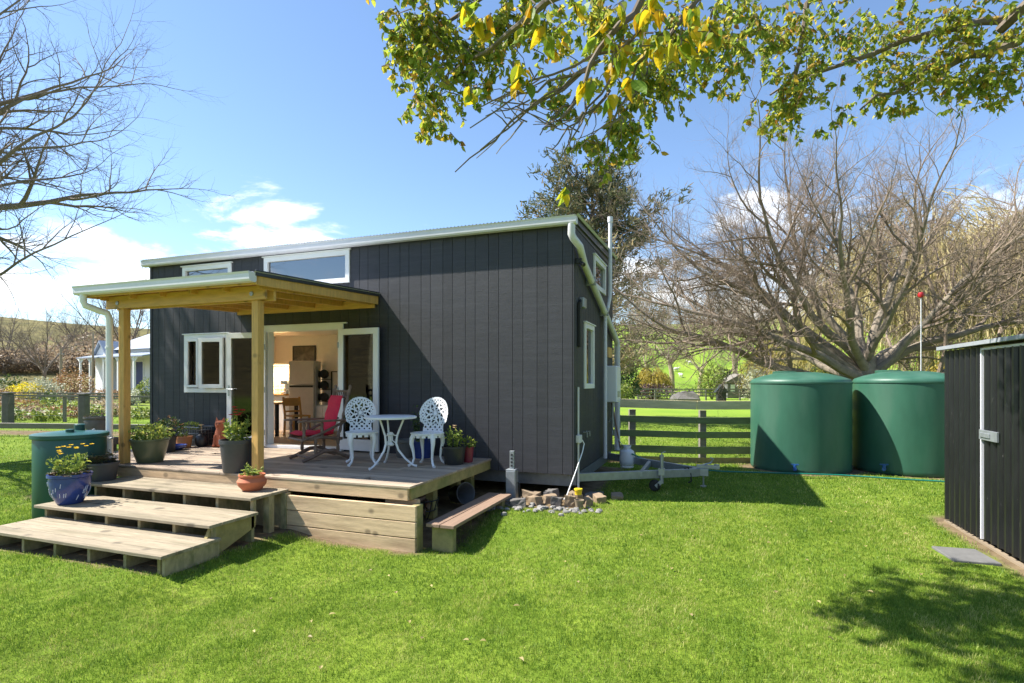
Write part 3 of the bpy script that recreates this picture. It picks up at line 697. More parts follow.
b=MB(); b.prism([(VY-.02,3.15),(-.024,3.288),(-.024,3.36),(VY-.02,3.225)],'x',VX1+.0095,VX1+.03); vbuild(b,'edge_flashing',m_flash,bevel=.004)
b=MB(); gutter(b,VX0-.05,VX1+.012,VY-.002,3.065); g_=vbuild(b,'gutter',m_cream)
for x in (VX1+.0125,VX0-.057): b=MB(); caps(b,x,VY-.002,3.065); vbuild(b,'gutter_end',m_cream)
b=MB(); b.tube([(-6.62,-2.82,3.07),(-6.62,-2.82,2.98),(-6.61,-2.80,2.92),(-6.56,-2.64,2.86),(-6.52,-2.55,2.83),(-6.50,-2.53,2.76),(-6.50,-2.53,.60)],.046,14); vbuild(b,'downpipe',m_white,smooth=True)
b=MB()
for z in (.95,2.3): b.tube([(-6.50,-2.53,z),(-6.50,-2.53,z+.03)],.056,14)
vbuild(b,'pipe_clip',m_white)

# ------------------------------------------------------------------ deck
deck=thing('deck','weathered timber deck in front of the open doors, boarded in below','deck',(-4.6,-1.25,0))
OD=Vector((4.6,1.25,0))
def dbuild(mb,*a,**k):
    mb.v=[(x+OD.x,y+OD.y,z+OD.z) for x,y,z in mb.v]; return mb.build(*a,parent=deck,**k)
DZ=.57; rng=random.Random(11); b=MB(); y=-2.56
while y<-.05:
    cuts=[-8.0]+sorted(rng.uniform(-7.2,-2) for _ in range(2))+[-1.33]
    for a,c in zip(cuts,cuts[1:]):
        if c-a>.3: b.box(a+.002,c-.002,y,y+.137,DZ-.028+rng.uniform(-.0015,.0015),DZ+rng.uniform(-.0015,.0015))
    y+=.142
dbuild(b,'deck_board',m_deck,bevel=.004)
b=MB(); b.box(-8.0,-1.37,-2.555,-2.51,DZ-.17,DZ-.031); dbuild(b,'front_joist',m_ret,bevel=.004)
b=MB(); b.box(-1.395,-1.35,-2.508,-.03,DZ-.17,DZ-.031); dbuild(b,'side_joist',m_mossw,bevel=.004)
b=MB()
for i in range(14): b.box(-7.8+i*.48,-7.755+i*.48,-2.506,-.04,DZ-.165,DZ-.032)
dbuild(b,'joist',m_riser)
for x,y in ((-1.62,-2.3),(-1.62,-1.5),(-1.62,-.75),(-1.62,-.25),(-3.4,-2.3),(-5,-2.3),(-7.9,-2.3),(-3.2,-1.0),(-5,-1.0)):
    b=MB(); b.box(x-.06,x+.06,y-.06,y+.06,-.2,DZ-.17); dbuild(b,'deck_post',m_mossw,bevel=.005)
b=MB(); b.box(-1.75,-1.3,-2.44,-2.38,DZ-.26,DZ-.174); dbuild(b,'bearer',m_ret,bevel=.004)
b=MB()
for i in range(3):
    z0=-.20+i*.191; b.box(-3.10,-1.22+.003*i,-2.64,-2.598,z0,z0+.182)
dbuild(b,'retaining_board',m_ret,bevel=.006)
b=MB(); b.box(-1.30,-1.215,-2.595,-2.46,-.22,.36); dbuild(b,'corner_post',m_mossw,bevel=.006)

# ------------------------------------------------------------------ steps
st=thing('garden_steps','three wide weathered timber steps up from the lawn to the deck','steps',(-4.5,-3.5,0))
OS=Vector((4.5,3.5,0))
def sbuild(mb,*a,**k):
    mb.v=[(x+OS.x,y+OS.y,z+OS.z) for x,y,z in mb.v]; return mb.build(*a,parent=st,**k)
TR=((.14,-4.45,-3.76,-5.75,-2.92),(.285,-3.87,-3.2,-5.85,-2.97),(.43,-3.19,-2.57,-6.0,-3.10))
for k,(z,y0,y1,x0,x1) in enumerate(TR):
    b=MB(); n=4; w=(y1-y0)/n
    for i in range(n): b.box(x0,x1,y0+i*w,y0+(i+1)*w-.007,z-.034,z)
    sbuild(b,'tread',m_tread,bevel=.004)
    nb=6
    for i in range(nb):
        x=x0+.12+i*(x1-x0-.17)/(nb-1)
        b=MB(); b.box(x-.022,x+.022,y0+.06,y0+.11 if (k and i==nb-1) else y1-.005,-.2 if k==0 else TR[k-1][0]-.17,z-.036); sbuild(b,'step_support',m_riser,bevel=.004)
    if k: 
        b=MB(); b.box(x0+.05,x1-.05,y1-.06,y1-.02,-.2,z-.04); sbuild(b,'riser_board',m_riser)
b=MB(); b.prism([(-4.38,-.2),(-4.1,-.2),(-3.2,.11),(-3.2,.25),(-3.80,.25),(-3.88,.10),(-4.38,.10)],'x',-3.065,-3.02); sbuild(b,'stringer',m_mossw,bevel=.004)
for x,y in ((-3.12,-2.62),(-3.17,-2.85)):
    b=MB(); b.box(x-.04,x+.05,y-.04,y+.05,-.2,.392); sbuild(b,'step_post',m_riser,bevel=.005)

# ------------------------------------------------------------------ bench
t=thing('bench','low brown plank bench on the grass beside the deck','bench',(-.97,-1.6,-.08))
for x in (-.13,.055):
    b=MB(); b.box(x-.03,x+.145,-.95,.97,.195,.235); b.build('seat_plank',m_bench,t,bevel=.005)
for y in (-.83,.78):
    b=MB(); b.box(-.12,.15,y-.05,y+.05,-.12,.193); b.build('leg',m_mossw,t,bevel=.006)

# ------------------------------------------------------------------ pots on the deck and steps
def local(mb, o): return mb
POTPROF={
 'flared':lambda r,h:[(r*.62,0),(r*.66,.01),(r*.78,h*.3),(r*.92,h*.75),(r*.95,h*.9),(r*1.0,h*.92),(r*1.0,h),(r*.90,h),(r*.88,h*.88)],
 'bowl':lambda r,h:[(r*.55,0),(r*.6,.01),(r*.85,h*.35),(r*.97,h*.7),(r*.95,h*.88),(r*1.03,h*.91),(r*1.03,h),(r*.92,h),(r*.9,h*.9)],
 'bucket':lambda r,h:[(r*.76,0),(r*.78,.01),(r*.94,h*.88),(r*1.0,h*.885),(r*1.0,h),(r*.94,h),(r*.93,h*.9)],
 'belly':lambda r,h:[(r*.6,0),(r*.66,.01),(r*.95,h*.35),(r*1.0,h*.58),(r*.82,h*.84),(r*.90,h*.9),(r*.90,h),(r*.78,h),(r*.76,h*.9)],
}
def potted(name,label,loc,shape,r,h,pm,plants,seed,cat='potted plant',group=None,dashes=False):
    rng=random.Random(seed); t=thing(name,label,cat,loc,0,group)
    b=MB(); pr=POTPROF[shape](r,h); b.lathe(pr,32); pot=b.build('pot',pm,t,smooth=True)
    b=MB(); rr=pr[-1][0]; b.lathe([(rr*.99,h*.86),(rr*.7,h*.9),(.01,h*.91)],20); b.build('soil',m_soil,t,smooth=True)
    if dashes:
        b=MB()
        for i in range(40):
            a=rng.uniform(0,6.28); z=rng.uniform(.12,.62)*h; rad=np.interp(z/h,[0,.35,.7],[.56,.855,.975])*r+.002
            p=Vector((rad*math.cos(a),rad*math.sin(a),z)); a2=a+.05; z2=z+.05; rad2=np.interp(z2/h,[0,.35,.7],[.56,.855,.975])*r+.002
            b.tube([p,Vector((rad2*math.cos(a2),rad2*math.sin(a2),z2))],.004,5)
        b.build('glaze_dash',m_dash,pot)
    for kind,n,m,L,spread,up in plants:
        b=MB()
        if kind=='bush': foliage(b,(0,0,h+up*.45),spread,spread,up*.6,n,L,rng)
        elif kind=='rosette':
            for _ in range(n):
                c=Vector((rng.uniform(-spread,spread),rng.uniform(-spread,spread),h*.9+rng.uniform(0,up)))
                for k in range(11):
                    a=k*2.4; d=Vector((math.cos(a),math.sin(a),.35+.09*k)); leaf(b,c,d,Vector((0,0,1)),L*(1.1-.05*k),L*.4)
        elif kind=='stems':
            for _ in range(n):
                a=rng.uniform(0,6.28); q=Vector((math.cos(a)*spread*rng.uniform(.1,.5),math.sin(a)*spread*rng.uniform(.1,.5),h*.88)); e=Vector((math.cos(a)*spread*rng.uniform(.3,1),math.sin(a)*spread*rng.uniform(.3,1),h+up*rng.uniform(.5,1)))
                mid=q.lerp(e,.5)+Vector((0,0,.02)); b.tube([q,mid,e],[.004,.003,.002],4,cap=False)
                for k in range(7): leaf(b,q.lerp(e,.25+.11*k),rv(rng)+Vector((0,0,.4)),rv(rng),L*rng.uniform(.7,1.2),L*.45)
        elif kind=='flowers':
            for _ in range(n):
                a=rng.uniform(0,6.28); k=rng.uniform(.1,1); c=Vector((math.cos(a)*spread*k,math.sin(a)*spread*k,h+up*rng.uniform(.75,1.05)))
                for j in range(8): leaf(b,c,Vector((math.cos(j*.785),math.sin(j*.785),.35+.3*(j%2))),Vector((0,0,1)),L,L*.55)
        b.build({'bush':'foliage','rosette':'rosettes','stems':'stems','flowers':'flowers'}[kind],m,t)
    return t
D_=DZ+.002
potted('potted_herb','wide olive glazed pot of lime green herbs on the deck by the left post',gp(150,462,DZ).xy.to_3d()+Vector((0,0,D_)),'flared',.265,.36,m_olive,[('bush',420,m_herb,.05,.24,.22),('stems',24,m_herb,.04,.27,.22)],1)
potted('potted_shrub','leafy dark shrub in a black pot standing behind the olive pot',Vector((-7.0,-1.2,D_)),'bucket',.14,.28,m_blackpot,[('bush',300,m_bushg,.06,.2,.3),('bush',60,m_busho,.05,.2,.3)],2)
potted('potted_seedling','small orange clay pot with a sprout on the deck beside the wire crate',Vector((-7.32,-.62,D_)),'bucket',.15,.21,m_orange,[('stems',7,m_herb,.04,.1,.12)],3)
t=thing('bowl','shallow blue dish lying on the deck by the orange pot','bowl',(-7.15,-.95,D_))
b=MB(); b.lathe([(.12,0),(.19,.05),(.20,.09),(.185,.09),(.17,.05),(.05,.02)],24); b.build('dish',m_bluepot,t,smooth=True)
t=thing('wire_crate','grey wire crate of plants against the dark wall on the deck','crate',(-7.45,-.25,D_))
b=MB()
for z in (.01,.12,.24,.36):
    for (p,q) in (((-.27,-.17),(.27,-.17)),((-.27,.17),(.27,.17)),((-.27,-.17),(-.27,.17)),((.27,-.17),(.27,.17))): b.tube([(p[0],p[1],z),(q[0],q[1],z)],.008 if z>.3 else .005,5)
for i in range(10):
    x=-.27+i*.06
    for y in (-.17,.17): b.tube([(x,y,0),(x,y,.36)],.004,4)
for i in range(6):
    y=-.17+i*.068
    for x in (-.27,.27): b.tube([(x,y,0),(x,y,.36)],.004,4)
b.build('wire_frame',m_wire,t); rng=random.Random(8); b=MB(); b.box(-.25,.25,-.15,.15,.02,.30); b.build('liner',m_slate,t)
b=MB(); foliage(b,(-.12,0,.36),.16,.12,.1,170,.05,rng); b.build('foliage',m_herb,t)
t=thing('vase','small dark round vase with a cream flower in front of the wire crate','vase',(-7.12,-.42,D_))
b=MB(); b.lathe([(.06,0),(.1,.04),(.115,.12),(.1,.19),(.05,.24),(.055,.27),(.045,.27),(.04,.24)],22); b.build('vase_body',m_blackpot,t,smooth=True)
b=MB(); b.tube([(0,0,.25),(.01,-.01,.40)],.004,5)
for j in range(12): leaf(b,Vector((.01,-.01,.40)),Vector((math.cos(j*.9),math.sin(j*.9),.5)),Vector((0,0,1)),.055,.04)
b.build('flower',m_flopale,t)
# terracotta cat
t=thing('cat_figurine','terracotta cat figurine sitting by the dark wall next to the open door','figurine',(-6.80,-.28,D_),R(20))
b=MB(); b.lathe([(.11,0),(.125,.03),(.125,.10),(.105,.20),(.085,.29),(.07,.335),(.08,.37),(.092,.42),(.085,.465),(.05,.49),(.01,.495)],22)
for s in (-1,1):
    b.add([(s*.085,-.02,.45),(s*.02,-.02,.485),(s*.085,.01,.45),(s*.03,.02,.485),(s*.075,0,.56)],[(0,1,4),(1,3,4),(3,2,4),(2,0,4)])
    b.tube([(s*.05,-.08,.22),(s*.05,-.12,.05),(s*.05,-.145,.02)],[.03,.028,.03],8)
b.tube([(.1,.05,.03),(.17,-.02,.03),(.14,-.12,.03),(.06,-.16,.03)],[.03,.028,.024,.02],8)
b.blob((0,-.085,.41),.03,.025,.022,random.Random(1),.02); body=b.build('cat_body',m_terra,t,smooth=True)
b=MB()
for s in (-1,1): b.blob((s*.035,-.085,.44),.011,.008,.011,random.Random(1),0)
b.build('eyes',m_blackpot,t)
potted('potted_geranium','tall black pot of red flowers standing on the deck beside the front post',gp(237,471.5,DZ).xy.to_3d()+Vector((0,0,D_)),'bucket',.225,.44,m_slate,[('bush',120,m_herb,.06,.13,.2),('stems',24,m_herb,.06,.22,.34),('flowers',9,m_flor,.04,.10,.42)],5)
potted('potted_succulent','small slate grey pot of russet succulents at the left end of the top step',gp(103,480,.43).xy.to_3d()+Vector((0,0,.432)),'bucket',.195,.25,m_slate,[('rosette',18,m_succ,.07,.14,.1),('stems',8,m_succ,.05,.2,.16)],6)
potted('potted_daisy','cobalt blue glazed pot of yellow flowers on the left of the middle step',gp(70,503,.285).xy.to_3d()+Vector((0,0,.287)),'bowl',.225,.37,m_bluepot,[('rosette',22,m_succ,.07,.18,.08),('stems',34,m_herb,.06,.25,.26),('flowers',12,m_flow,.03,.26,.34)],7,dashes=True)
potted('potted_sedum','round terracotta pot of pale succulents on the right end of the top step',gp(252,490,.43).xy.to_3d()+Vector((0,0,.432)),'belly',.175,.2,m_terra,[('rosette',16,m_herb,.055,.11,.06),('stems',9,m_herb,.04,.15,.14)],8)
potted('potted_rose','leafy rose in a cobalt blue pot on the deck behind the white table',Vector((-2.42,-.32,D_)),'bucket',.17,.3,m_bluepot,[('stems',16,m_bushg,.06,.24,.5),('bush',60,m_bushg,.06,.2,.5),('flowers',3,m_flopale,.03,.14,.5)],9)
t=thing('planter','empty pale grey pot on the deck under the white table','planter',(-2.72,-.36,D_))
b=MB(); b.lathe([(.13,0),(.14,.01),(.165,.24),(.18,.25),(.18,.29),(.155,.29),(.15,.22),(.02,.2)],26); b.build('pot',m_castw if False else m_concrete,t,smooth=True)
potted('potted_pelargonium','black bucket pot of bright green leaves with a peach flower at the deck edge',gp(454,464,DZ).xy.to_3d()+Vector((0,0,D_)),'bucket',.185,.27,m_blackpot,[('bush',150,m_herb,.05,.11,.26),('stems',10,m_herb,.05,.13,.26),('flowers',2,m_flopale,.04,.03,.34)],10)
potted('potted_basil','small pot of lime leaves in a red wrapper behind the black bucket pot',Vector((-1.52,-.52,D_)),'bucket',.09,.24,M('dark red wrapper',(.20,.02,.035),.5,.1),[('bush',120,m_bushl,.05,.12,.12)],11)

# ------------------------------------------------------------------ white cast chairs and table
def plate(mb, inside, u0,u1,v0,v1, cell, th, fmap):
    nu=int((u1-u0)/cell); nv=int((v1-v0)/cell); idx={}
    on=[[inside(u0+(i+.5)*cell,v0+(j+.5)*cell) for j in range(nv)] for i in range(nu)]
    def vert(i,j,k):
        key=(i,j,k)
        if key not in idx:
            idx[key]=len(mb.v); mb.v.append(tuple(fmap(u0+i*cell,v0+j*cell,th/2 if k else -th/2)))
        return idx[key]
    g=lambda i,j: 0<=i<nu and 0<=j<nv and on[i][j]
    for i in range(nu):
        for j in range(nv):
            if not on[i][j]: continue
            q=[(i,j),(i+1,j),(i+1,j+1),(i,j+1)]
            mb.f.append(tuple(vert(a,c,1) for a,c in q)); mb.f.append(tuple(vert(a,c,0) for a,c in reversed(q)))
            for (di,dj),(a,c) in (((0,-1),(q[0],q[1])),((1,0),(q[1],q[2])),((0,1),(q[2],q[3])),((-1,0),(q[3],q[0]))):
                if not g(i+di,j+dj): mb.f.append((vert(*a,0),vert(*c,0),vert(*c,1),vert(*a,1)))
def back_in(u,v):
    # oval head over a waisted foot
    def half(v):
        if v<.10: return .155-.1*v
        if v<.15: return .145+(v-.10)*1.4
        t=(v-.25)/.235
        return .222*math.sqrt(max(0,1-t*t)) if t>0 else .222-.02*((.25-v)/.1)
    h=half(v)
    if v<0 or v>.485 or abs(u)>h: return False
    if h-abs(u)<.014 or v<.014 or .455<v: return True
    x,y=u/.222,(v-.255)/.235; rho=math.hypot(x,y); th=math.atan2(y,x)
    if v<.11:
        return (math.sin(u*90)*math.sin(v*80)>-.35)
    if rho>.92 or .64<rho<.70: return True
    if rho>=.70 and y>-.55: return math.cos(th*26)*math.cos((rho-.81)*26)<.25
    if rho<.64:
        if rho<.1: return True
        s=math.sin(4*th+6*rho); s2=math.cos(th*8-5*rho)
        return abs(s)<.42 or s2>.72 or .34<rho<.39
    return math.sin(u*80)*math.sin(v*80)>-.4
def make_chair(label, loc, rz):
    t=thing('garden_chair',label,'chair',loc,rz,'white cast garden chairs at the round table')
    b=MB()
    def fm(u,v,w):
        a=u/.42; return (math.sin(a)*.42, .2-(1-math.cos(a))*.42*-1*0+.03*0 - (0.42-math.cos(a)*.42) + w + v*.22, .455+v)
    plate(b,back_in,-.23,.23,0,.49,.0077,.014,fm); b.build('backrest',m_castw,t,smooth=False)
    b=MB(); rr=.215
    def seat_in(u,v):
        r=math.hypot(u,v); 
        if r>rr: return False
        if r>rr-.03 or r<.03 or .105<r<.125: return True
        th=math.atan2(v,u); return math.cos(th*16)*math.cos((r-.15)*60)<.45 if r>.12 else abs(math.sin(th*4+r*20))<.6
    plate(b,seat_in,-.22,.22,-.22,.22,.0085,.016,lambda u,v,w:(u*1.03,v,.448+w)); b.build('seat',m_castw,t)
    b=MB()
    plate(b,lambda u,v: (v>.11-.045*abs(math.sin(u*2.0*2))-.035*abs(math.cos(u*4))) and not (.045<v<.085 and math.cos(u*16)>.35),0,2*math.pi,0,.11,.0125 if False else .0145,.012,
        lambda u,v,w:((.2+w)*1.03*math.cos(u),(.2+w)*math.sin(u),.335+v)); b.build('apron',m_castw,t)
    for a in (45,135,225,315):
        c,s=math.cos(R(a)),math.sin(R(a)); b=MB()
        b.tube([(c*k,s*k,z) for k,z in ((.185,.44),(.215,.38),(.22,.31),(.195,.2),(.185,.11),(.205,.05),(.245,.018),(.265,.012))],[.036,.034,.028,.019,.015,.015,.018,.022],8)
        b.build('leg',m_castw,t,smooth=True)
    return t
ch=make_chair('white cast garden chair facing the lawn at the left of the round table',(-2.95,-1.22,D_),R(40)); ch.scale=(1.1,1.1,1.06)
c2=copy_tree(ch,loc=(-1.95,-1.02,D_),rz=R(3),sc=(1.1,1.1,1.06),label='white cast garden chair turned sideways at the right of the round table')
t=thing('garden_table','round white cast metal table on three curved legs between two white chairs','table',(-2.39,-1.32,D_),R(20))
b=MB(); b.lathe([(.01,.70),(.36,.70),(.375,.705),(.375,.728),(.36,.735),(.01,.735)],44); b.build('tabletop',m_castw,t,smooth=True)
for k in range(3):
    a=R(90+120*k+25); c,s=math.cos(a),math.sin(a); b=MB()
    b.tube([(c*q,s*q,z) for q,z in ((.20,.70),(.15,.58),(.10,.45),(.085,.34),(.12,.24),(.22,.12),(.31,.045),(.36,.02),(.39,.015))],[.013,.014,.015,.017,.016,.015,.014,.015,.02],8)
    b.tube([(c*q,s*q,z) for q,z in ((.085,.34),(.03,.38),(.03,.46),(.10,.45))],.010,6); b.build('leg',m_castw,t,smooth=True)
b=MB(); b.lathe([(.04,.30),(.06,.32),(.02,.36),(.02,.44),(.055,.47),(.03,.5)],12); b.build('centre_boss',m_castw,t,smooth=True)

# ------------------------------------------------------------------ reclining chair with red cushions
t=thing('rocking_chair','reclined turned wood rocking chair with red cushions by the open glass door','rocking chair',(-3.90,-1.0,D_),R(242))
def turned(mb,p,q,r,n=8,beads=5):
    p=Vector(p);q=Vector(q); pts=[];rr=[]
    for i in range(beads*4+1):
        pts.append(p.lerp(q,i/(beads*4))); rr.append(r*(.72+.38*abs(math.sin(i*math.pi/4))))
    mb.tube(pts,rr,n)
for y in (-.27,.27):
    b=MB(); b.tube([(.40,y,.34),(.1,y,.37),(-.25,y,.33)],[.024,.026,.024],8); b.build('seat_rail',m_oldwood,t,smooth=True)
    b=MB(); turned(b,(-.17,y,.30),(-.38,y,1.12),.026,8,7); b.blob((-.385,y,1.145),.028,.028,.04,random.Random(2),.05); b.build('back_post',m_oldwood,t,smooth=True)
    b=MB(); b.bar((-.44,y*1.08,.62),(.46,y*1.08,.625),.075,.03); b.build('armrest',m_oldwood,t,bevel=.01)
    for x_ in (.36,.08): b=MB(); turned(b,(x_,y,.36),(x_,y,.61),.026,8,3); b.build('arm_support',m_oldwood,t,smooth=True)
    b=MB(); b.tube([(.40,y*1.06,.34),(.12,y*1.06,.42),(-.2,y*1.06,.56),(-.38,y*1.06,.64)],[.02,.022,.022,.018],8); b.build('brace',m_oldwood,t,smooth=True)
    b=MB(); b.tube([(.38,y,.02),(.26,y,.06),(.05,y,.15),(-.12,y,.15),(-.28,y,.06),(-.38,y,.02)],[.026,.03,.032,.032,.03,.026],8); b.build('foot',m_oldwood,t,smooth=True)
    for x_ in (.18,-.18): b=MB(); turned(b,(x_,y,.12),(x_,y,.35),.027,8,2); b.build('spindle',m_oldwood,t,smooth=True)
for x,z in ((.38,.34),(-.2,.31),(.0,.14),(.26,.06),(-.28,.06)): b=MB(); b.tube([(x,-.27,z),(x,.27,z)],.02,8); b.build('stretcher',m_oldwood,t,smooth=True)
for x,z in ((-.37,1.08),(-.348,.98)): b=MB(); turned(b,(x,-.27,z),(x,.27,z),.018,8,6); b.build('back_rail',m_oldwood,t,smooth=True)
b=MB()
for i in range(7): b.tube([(-.348,-.2+i*.066,.98),(-.37,-.2+i*.066,1.08)],.011,6)
b.build('back_spindles',m_oldwood,t,smooth=True)
def cushion(name,p,q,w,th,up):
    p=Vector(p);q=Vector(q); d=(q-p); n=Vector((-d.z,0,d.x)).normalized()*(1 if up else -1); mb=MB(); nu,nv=14,10
    for side in (1,-1):
        for i in range(nu+1):
            for j in range(nv+1):
                a,c=i/nu,j/nv; e=min(1,6*min(a,1-a))**.5*min(1,6*min(c,1-c))**.5; tuft=.012*math.cos(a*3*2*math.pi)*(1 if side>0 else .3)
                P=p+d*a+n*(th/2*(1+side*(e*.95))-tuft*e); mb.v.append((P.x,(c-.5)*w,P.z))
    o=(nu+1)*(nv+1)
    for i in range(nu):
        for j in range(nv):
            a=i*(nv+1)+j; mb.f.append((a,a+nv+1,a+nv+2,a+1)); a+=o; mb.f.append((a,a+1,a+nv+2,a+nv+1))
    return mb.build(name,m_red,t,smooth=True)
cushion('seat_cushion',(-.16,0,.375),(.42,0,.385),.48,.075,True)
cushion('back_cushion',(-.15,0,.40),(-.31,0,1.0),.46,.07,False)

# ------------------------------------------------------------------ under the deck, beside the house
t=thing('fire_basket','black wire basket of firewood under the deck behind the bench','basket',(-1.75,-1.55,-.10))
b=MB()
for k in range(14):
    a=k*6.283/14; b.tube([(.12*math.cos(a),.12*math.sin(a),0),(.2*math.cos(a),.2*math.sin(a),.16),(.24*math.cos(a),.24*math.sin(a),.3)],.007,5)
for r,z in ((.12,.0),(.2,.16),(.24,.3)): b.tube([(r*math.cos(i*.314),r*math.sin(i*.314),z) for i in range(21)],.008,5)
b.build('wire_frame',m_black,t); rng=random.Random(3)
for i in range(9):
    b=MB(); a=rng.uniform(0,3.1); c=Vector((rng.uniform(-.07,.07),rng.uniform(-.07,.07),.08+.03*i)); d=Vector((math.cos(a),math.sin(a),rng.uniform(-.3,.3)))*.2; b.tube([c-d,c+d],[.032,.028],7); b.build('log',m_oldwood,t)
t=thing('bucket','dark grey bucket lying on its side under the deck','bucket',(-1.45,-.95,.08))
b=MB(); b.lathe([(.11,-.15),(.115,-.14),(.15,.14),(.16,.15),(.15,.15),(.14,.14),(.02,-.12)],22); b.build('bucket_body',m_slate,t,smooth=True,loc=(0,0,.09),rot=(R(78),0,R(60)))
t=thing('power_post','galvanised steel power box with a slotted post beside the dark wall','power box',(-.86,-.36,0)); t.scale=(.78,.78,.92)
b=MB(); b.box(-.1,.1,-.085,.085,-.02,.52); bx=b.build('box_body',m_galv,t,bevel=.008); b=MB(); b.box(-.085,.085,-.092,-.086,.03,.49); b.build('box_cover',m_galv,bx,bevel=.004)
b=MB(); b.box(-.045,.045,-.02,.04,.52,.82)
b.build('post',m_galv,t,bevel=.006); b=MB()
for i in range(4): b.box(-.02,.02,-.026,-.0205,.56+i*.06,.59+i*.06)
b.build('slot',m_dark,t); b=MB(); b.tube([(.11,.0,.3),(.15,.02,.28),(.14,.03,.05),(.3,.05,.0),(.8,.2,.02)],.012,6); b.build('cable',m_black,t,smooth=True)
rng=random.Random(21)
words_=['rough tan stone block','broken grey brown stone','squat tan stone block','upright tan stone slab','cracked brown stone','flat grey stone']
stones=[(-.55,-.35,.16,.14,.13,'tilted tan rock beside the power box'),(-.42,-.55,.14,.1,.10,'grey brown rock in front of the tilted tan rock'),(-.62,-.72,.17,.12,.10,'dark rock nearest the bench end'),(-.25,-.38,.13,.10,.12,'brown rock under the white cable'),(-.12,-.55,.11,.09,.12,'square tan block left of the yellow lid'),(.08,-.5,.12,.10,.14,'tall tan block with a ragged base by the white cable'),(.30,-.42,.10,.09,.11,'mossy tan block right of the yellow lid'),(.42,-.1,.14,.11,.11,'large tan block at the house corner'),(.3,.15,.16,.14,.08,'flat dark rock behind the corner block'),(.62,.3,.15,.12,.07,'low brown rock farthest right of the rock pile'),(-.3,-.15,.2,.13,.12,'shaded brown rock under the house edge'),(.05,-.12,.18,.14,.1,'shaded tan rock under the house corner')]
for i,(x,y,rx,ry,rz_h,lab) in enumerate(stones):
    b=MB(); z=hz(x,y); rz2=rz_h
    b.box(-rx*.66,rx*.66,-ry*.66,ry*.66,-.06,rz2*1.12); b.v=[(p*(1+rng.uniform(-.22,.22)),q*(1+rng.uniform(-.22,.22)),r*(1+rng.uniform(-.25,.2))) for p,q,r in b.v]
    o=b.build('rock',m_stone if i not in (2,4,8,10) else m_greystone,bevel=.008,loc=(x,y,z),rot=(rng.uniform(-.15,.15),rng.uniform(-.15,.15),rng.uniform(0,3))); tag(o,lab,'rock','rocks along the trailer edge')
    sm=o.modifiers.new('subdiv','SUBSURF'); sm.subdivision_type='SIMPLE'; sm.levels=2; sm.render_levels=2
    tx=bpy.data.textures.new('rock_relief','CLOUDS'); tx.noise_scale=.05; dm=o.modifiers.new('relief','DISPLACE'); dm.texture=tx; dm.strength=.025; dm.texture_coords='GLOBAL'
b=MB()
for _ in range(70):
    x=rng.uniform(-.95,.55); y=-.86+rng.gauss(0,.10)+.12*(x+.2)-.0; r=rng.uniform(.02,.055); b.blob((x,y,hz(x,y)+r*.35),r,r*rng.uniform(.7,1),r*.6,rng,.2,7,4)
tag(b.build('pebbles',m_pebble,smooth=True),'pale grey pebbles strewn along the rock pile','pebbles',kind='stuff')
o=MB(); o.lathe([(.05,0),(.055,.06),(.06,.065),(.06,.085),(.01,.09)],18); o=o.build('lid',m_yellow,smooth=True,loc=(.19,-.46,hz(.19,-.46)+.17)); tag(o,'small bright yellow lid among the tan rocks','lid')
o=MB(); o.lathe([(.045,0),(.065,.12),(.07,.13),(.06,.13),(.05,.02)],18); o=o.build('flower_pot',m_sill,smooth=True,loc=(.24,-.62,hz(.24,-.6))); tag(o,'small empty tan flower pot in front of the yellow lid','flower pot')
t=thing('gas_bottle','white gas bottle standing on the trailer drawbar by the house corner','gas bottle',(.44,2.62,.13)); t.scale=(.78,.78,.74)
b=MB(); b.lathe([(.14,0),(.165,.02),(.165,.05),(.15,.06),(.185,.11),(.19,.18),(.19,.36),(.17,.44),(.10,.49),(.05,.50)],28); b.build('cylinder',m_gas,t,smooth=True)
b=MB()
plate(b,lambda u,v: not(.03<v<.09 and math.cos(u*2)>.3),0,6.283,0,.14,.06 if False else .03,.006,lambda u,v,w:((.10+w)*math.cos(u),(.10+w)*math.sin(u),.47+v)); b.build('collar',m_gas,t)
b=MB(); b.tube([(0,0,.5),(0,0,.56)],.025,10); b.tube([(0,0,.55),(-.1,.05,.56),(-.25,.1,.75)],.01,6); b.build('valve',m_galv,t)
t=thing('shovel','long handled spade leaning on the end wall behind the vent pipe','spade',(.2,2.72,.36))
b=MB(); b.tube([(.1,0,.1),(-.08,.02,1.05)],.016,8); b.build('shaft',m_oldwood,t); b=MB(); b.bar((.14,0,-.1),(.10,0,.14),.16,.012,(1,0,0)); b.build('blade',m_steel,t); b=MB(); b.tube([(-.08,-.05,1.07),(-.08,.09,1.07)],.016,8); b.build('grip',m_black,t)

# ------------------------------------------------------------------ left of the deck
p=gp(72,518,-.02); t=thing('rain_barrel','dark teal lidded water barrel standing on the grass left of the steps','barrel',(-6.52,-3.05,-.08))
b=MB(); b.lathe([(.40,0),(.415,.02),(.415,1.10),(.40,1.14)],40); b.build('barrel_body',m_bin,t,smooth=True)
b=MB(); b.lathe([(.435,1.10),(.445,1.11),(.445,1.155),(.42,1.165),(.05,1.20),(.005,1.2)],40); ld=b.build('lid',m_bin,t,smooth=True)
b=MB(); b.lathe([(.065,1.185),(.065,1.27),(.05,1.28),(.005,1.28)],18,(.0,.12,0)); b.build('lid_handle',m_bin,ld,smooth=True)
b=MB(); b.lathe([(.05,1.18),(.05,1.225),(.005,1.23)],14,(.15,-.1,0)); b.build('lid_cap',m_bin,ld,smooth=True)
b=MB(); b.tube([(.1,.52,1.05),(.06,.4,1.0),(-.0,.3,1.19)],.02,8); b.build('inlet_hose',m_pipe,t,smooth=True)
uq=dep(98,9.8)
